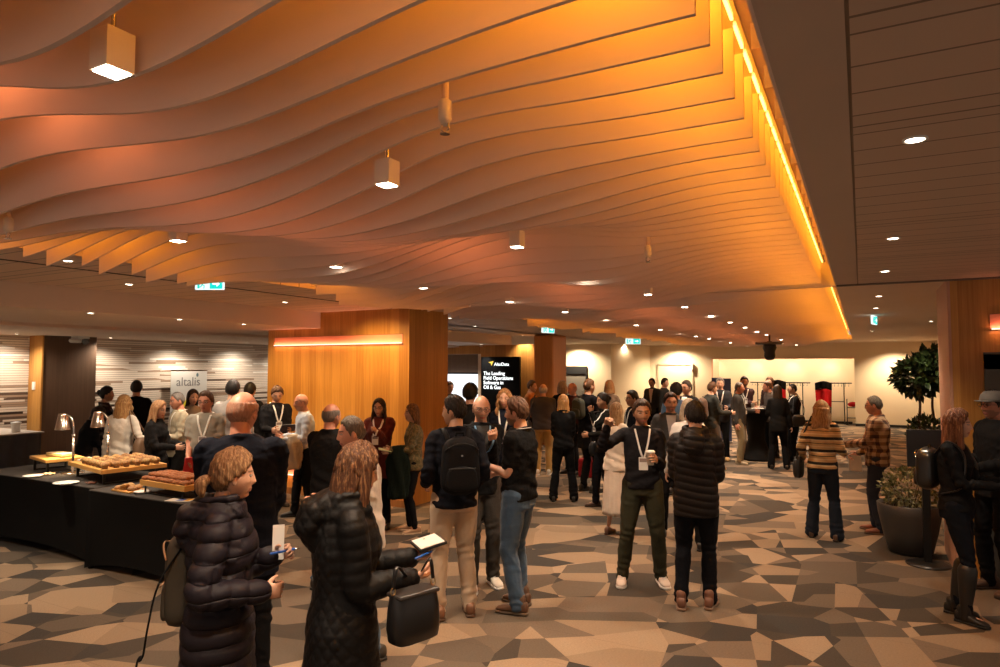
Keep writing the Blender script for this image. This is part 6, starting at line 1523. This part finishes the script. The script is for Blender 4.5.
prism([(v0 + wb_ * 0.40, zt_ - wb_ * 1.2), (v0 + wb_ * 0.85, zt_ - wb_ * 0.95), (v0 + wb_ * 0.95, zt_ - wb_ * 1.35)], 0.006).build('violet_triangle', plain((0.16, 0.06, 0.30), 0.5), bn)
prism([(v0 + wb_ * (0.72 + 0.035 * math.cos(a_)), zt_ - wb_ * (0.10 - 0.05 * math.sin(a_))) for a_ in np.linspace(0, 2 * math.pi, 8)[:-1]], 0.006).build('leaf_mark', plain((0.10, 0.16, 0.18), 0.5), bn)

# ------------------------------------------------------------------ planters, tree, post sign
def foliage(name, centre, rad, n, leaf, mat, parent, seed=1, up=0.3):
    rn = np.random.RandomState(seed); mb = MB()
    for i in range(n):
        d = rn.normal(size=3); d /= np.linalg.norm(d); r_ = rn.uniform(0.45, 1.0) ** 0.6
        p = np.array(centre) + d * np.array(rad) * r_
        ax = d + np.array([0, 0, up]) + rn.normal(size=3) * 0.5; ax /= np.linalg.norm(ax)
        sd = np.cross(ax, rn.normal(size=3)); sd /= np.linalg.norm(sd); nn = np.cross(ax, sd); L_ = leaf * rn.uniform(0.7, 1.3); w = L_ * 0.30
        v = [p, p + ax * L_ * 0.4 + sd * w + nn * 0.08 * L_, p + ax * L_ - nn * 0.15 * L_, p + ax * L_ * 0.4 - sd * w + nn * 0.08 * L_, p + ax * L_ * 0.45 - nn * 0.02 * L_]
        mb.raw(v, [(0, 1, 4), (1, 2, 4), (2, 3, 4), (3, 0, 4)])
    o = mb.build(name, mat, parent, True); o['kind'] = 'stuff'; return o
def leaf_mat(c1, c2):
    t = NT('leaf'); t.xyz(); n_ = t.noise(t.obj, 14.0, 2); return t.fin(t.ramp(n_, [(0.35, c1), (0.65, c2)]), 0.4, spec=0.5)
x, y, _ = at_z(908, 548, 0); 
pp = at_depth(905, 7.3); pl_ = thing('potted_shrub', 'leafy shrub in large dark grey planter by the plaid jacket', 'plant', (pp[0], pp[1], 0))
pr = [(0.18, 0), (0.21, 0.02), (0.26, 0.22), (0.30, 0.42), (0.31, 0.52), (0.295, 0.53), (0.28, 0.48)]
MB().lathe(pr, n=40).build('planter', plain((0.045, 0.044, 0.044), 0.45), pl_, True)
MB().cyl(0, 0, 0.40, 0.49, 0.28).build('soil', plain((0.02, 0.013, 0.009), 0.95), pl_)
mb = MB()
for i in range(12):
    a_ = i * 0.52; mb.tube([(0.05 * math.cos(a_), 0.05 * math.sin(a_), 0.45), (0.18 * math.cos(a_), 0.18 * math.sin(a_), 0.72)], [0.007, 0.004], 6)
mb.build('stem', plain((0.09, 0.06, 0.03), 0.8), pl_, True)
foliage('leaves', (0, 0, 0.68), (0.27, 0.27, 0.22), 900, 0.045, leaf_mat((0.06, 0.075, 0.02), (0.30, 0.28, 0.14)), pl_, 2)
tp = at_depth(925, 13.0)
tr = thing('potted_tree', 'tall indoor fig tree with two stems before the right wall', 'plant', (tp[0], tp[1], 0))
MB().lathe([(0.22, 0), (0.26, 0.03), (0.33, 0.5), (0.35, 0.62), (0.32, 0.62), (0.30, 0.56)], n=36).build('planter', plain((0.04, 0.04, 0.045), 0.45), tr, True)
MB().cyl(0, 0, 0.5, 0.57, 0.30).build('soil', plain((0.02, 0.013, 0.009), 0.95), tr)
for sx in (-1, 1):
    p2, r2 = smooth_path([(sx * 0.09, 0, 0.5), (sx * 0.12, 0.02, 0.9), (sx * 0.10, 0, 1.3), (sx * 0.14, 0, 1.6)], [0.028, 0.024, 0.022, 0.018], 5)
    MB().tube(p2, [tuple(q) for q in r2], 10).build('trunk', plain((0.09, 0.05, 0.03), 0.8), tr, True)
lm = leaf_mat((0.012, 0.022, 0.008), (0.05, 0.085, 0.02))
foliage('crown', (-0.12, 0, 1.80), (0.40, 0.38, 0.36), 700, 0.15, lm, tr, 5, -0.2)
foliage('crown', (0.16, 0.05, 2.0), (0.34, 0.34, 0.36), 560, 0.15, lm, tr, 6, -0.2)
foliage('undergrowth', (0, 0, 0.78), (0.34, 0.34, 0.26), 260, 0.12, lm, tr, 7, 0.5)
# sign post
sp_ = at_depth(922, 6.85)
sg = thing('sign_stand', 'black post stand with angled sign holder beside the knee boots', 'stand', (sp_[0], sp_[1], 0), R(8))
MB().lathe([(0.20, 0), (0.20, 0.012), (0.16, 0.022), (0.04, 0.03)], n=36).build('base', plain((0.014, 0.014, 0.014), 0.4), sg, True)
MB().box(-0.035, -0.02, 0.02, 0.035, 0.02, 1.10).build('post', M_blackmetal, sg, bevel=0.004)
MB().box(-0.16, -0.012, 0.98, 0.16, 0.012, 1.36).build('sign_panel', plain((0.015, 0.015, 0.017), 0.35), sg, bevel=0.006)
# ------------------------------------------------------------------ cocktail table, banner, racks in the niche
ct = at_depth(755, 14.5)
c_t = thing('cocktail_table', 'tall round cocktail table in black stretch cloth amid the far group', 'table', (ct[0], ct[1], 0))
MB().lathe([(0.33, 0), (0.30, 0.05), (0.17, 0.45), (0.19, 0.8), (0.36, 1.08), (0.37, 1.10), (0.02, 1.11)], n=32).build('stretch_cover', M_cloth, c_t, True)
o = MB().lathe([(0.03, 0), (0.038, 0.10), (0.04, 0.10)]).build('paper_cup', M_white, None, True, loc=(ct[0] - 0.06, ct[1], 1.115)); tag(o, 'white cup on the black cocktail table', 'cup')
slab_item('leaflet', 'white leaflet lying on the black cocktail table', 'paper', Vector((ct[0] + 0.05, ct[1] - 0.15, 1.118)), 0.3, 0.0, (0.25, 0.15, 0.004), M_white)
bp = at_depth(721, 17.5)
bb_ = thing('roll_up_banner', 'dark blue banner stand behind the cocktail table group', 'banner', (bp[0], bp[1], 0), R(12))
MB().box(-0.24, -0.006, 0.08, 0.01, 0.006, 1.72).box(0.03, -0.006, 0.08, 0.24, 0.006, 1.70).build('banner_sheet', plain((0.018, 0.024, 0.06), 0.5), bb_)
MB().box(-0.26, -0.08, 0, 0.26, 0.08, 0.08).build('banner_base', M_metal, bb_, bevel=0.01)
ny = BY + 0.75
def coat_rack(px, label):
    K = 0.66
    x = at_y(px, 390, ny)[0]; o = thing('coat_rack', label, 'coat rack', (x, ny, 0), 0, None)
    mb = MB(); k_ = 0.22
    for sx in (-1, 1): mb.tube([(sx * k_, 0, 0.05), (sx * k_, 0, 1.42)], [0.018, 0.018], 10)
    mb.build('upright', M_blackmetal, o, True)
    MB().tube([(-0.46, 0, 1.43), (0.46, 0, 1.43)], [0.02, 0.02], 10).build('hanging_rail', M_blackmetal, o, True)
    MB().tube([(-k_, 0, 0.78), (k_, 0, 0.78)], [0.015, 0.015], 10).build('cross_rail', M_blackmetal, o, True)
    mb = MB().box(-0.46, -0.2, 0.02, 0.46, -0.16, 0.08).box(-0.46, 0.16, 0.02, 0.46, 0.2, 0.08)
    for sx in (-1, 1): mb.box(sx * k_ - 0.02, -0.2, 0.02, sx * k_ + 0.02, 0.2, 0.08)
    mb.build('base_frame', M_blackmetal, o)
    mb = MB()
    for q in range(8):
        hx = -0.4 + q * 0.11; mb.tube([(hx, 0, 1.45), (hx + 0.012, 0, 1.40), (hx, 0, 1.37)], [0.005] * 3, 6).tube([(hx, -0.16, 1.32), (hx, 0, 1.37), (hx, 0.16, 1.32)], [0.007] * 3, 6)
    mb.build('hanger', M_blackmetal, o, True); return o
coat_rack(764, 'left black coat rack in the bright niche'); coat_rack(796, 'middle black coat rack in the bright niche'); coat_rack(837, 'right black coat rack in the bright niche')
def red_panel(px0, px1, label, ztop):
    a0 = at_y(px0, 390, ny - 0.25)[0]; a1 = at_y(px1, 390, ny - 0.25)[0]; o = thing('draped_garment_bag', label, 'garment', ((a0 + a1) / 2, ny - 0.25, 0), 0, None)
    w = (a1 - a0) / 2; n = 13
    def sheet(z0, z1, nm, m, dy, wv):
        rg = []
        for z in np.linspace(z0, z1, 6):
            u = np.linspace(-1, 1, n); f_ = np.stack([u * w * (1 - 0.12 * (ztop - z)), dy - 0.05 * np.sin(u * 5) * 1.0, z + wv * np.cos(u * 2.6)], 1); b_ = f_[::-1].copy(); b_[:, 1] += 0.06
            rg.append(np.vstack([f_, b_]))
        MB().loft(rg).build(nm, m, o, True)
    sheet(1.22, ztop, 'black_collar', fabric((0.02, 0.018, 0.018)), -0.01, 0.04); sheet(0.62, 1.24, 'red_cloth', fabric((0.62, 0.01, 0.015), 0.7), 0.0, 0.03); sheet(0.2, 0.64, 'dark_hem', fabric((0.03, 0.02, 0.02)), 0.005, 0.02)
red_panel(770, 786, 'red and black draped cloth stand left in the niche', 1.50); red_panel(815, 832, 'red and black draped cloth stand right in the niche', 1.47)
xb_ = at_y(850, 410, ny)[0]
o = thing('trolley', 'small dark trolley with a red bundle at right end of niche', 'trolley', (xb_ + 0.1, ny - 0.5, 0))
mb = MB()
for sx in (-1, 1):
    for sy in (-1, 1): mb.box(sx * 0.18 - 0.012, sy * 0.15 - 0.012, 0.06, sx * 0.18 + 0.012, sy * 0.15 + 0.012, 0.9)
mb.box(-0.19, -0.16, 0.25, 0.19, 0.16, 0.27).box(-0.19, -0.16, 0.6, 0.19, 0.16, 0.62)
mb.build('frame', M_blackmetal, o)
for sx in (-1, 1): MB().tube([(sx * 0.18 - 0.015, 0.0, 0.04), (sx * 0.18 + 0.015, 0.0, 0.04)], [0.04, 0.04], 14).build('wheel', M_black, o, True)
MB().ell((0, 0, 0.72), (0.16, 0.13, 0.09)).build('red_bundle', fabric((0.5, 0.01, 0.015)), o, True)
# red bag on the floor behind the blonde in black
rp = at_depth(587, 12.2); o = thing('tote_bag', 'dark red tote bag on the floor near the tall person', 'bag', (rp[0], rp[1], 0))
MB().box(-0.16, -0.08, 0, 0.16, 0.08, 0.34).build('bag_body', fabric((0.22, 0.008, 0.012)), o, bevel=0.03)
MB().tube([(-0.09, 0, 0.33), (-0.06, 0, 0.50), (0.06, 0, 0.50), (0.09, 0, 0.33)], [0.008] * 4, 8).build('strap', fabric((0.22, 0.008, 0.012)), o, True)
bpy.context.view_layer.update()
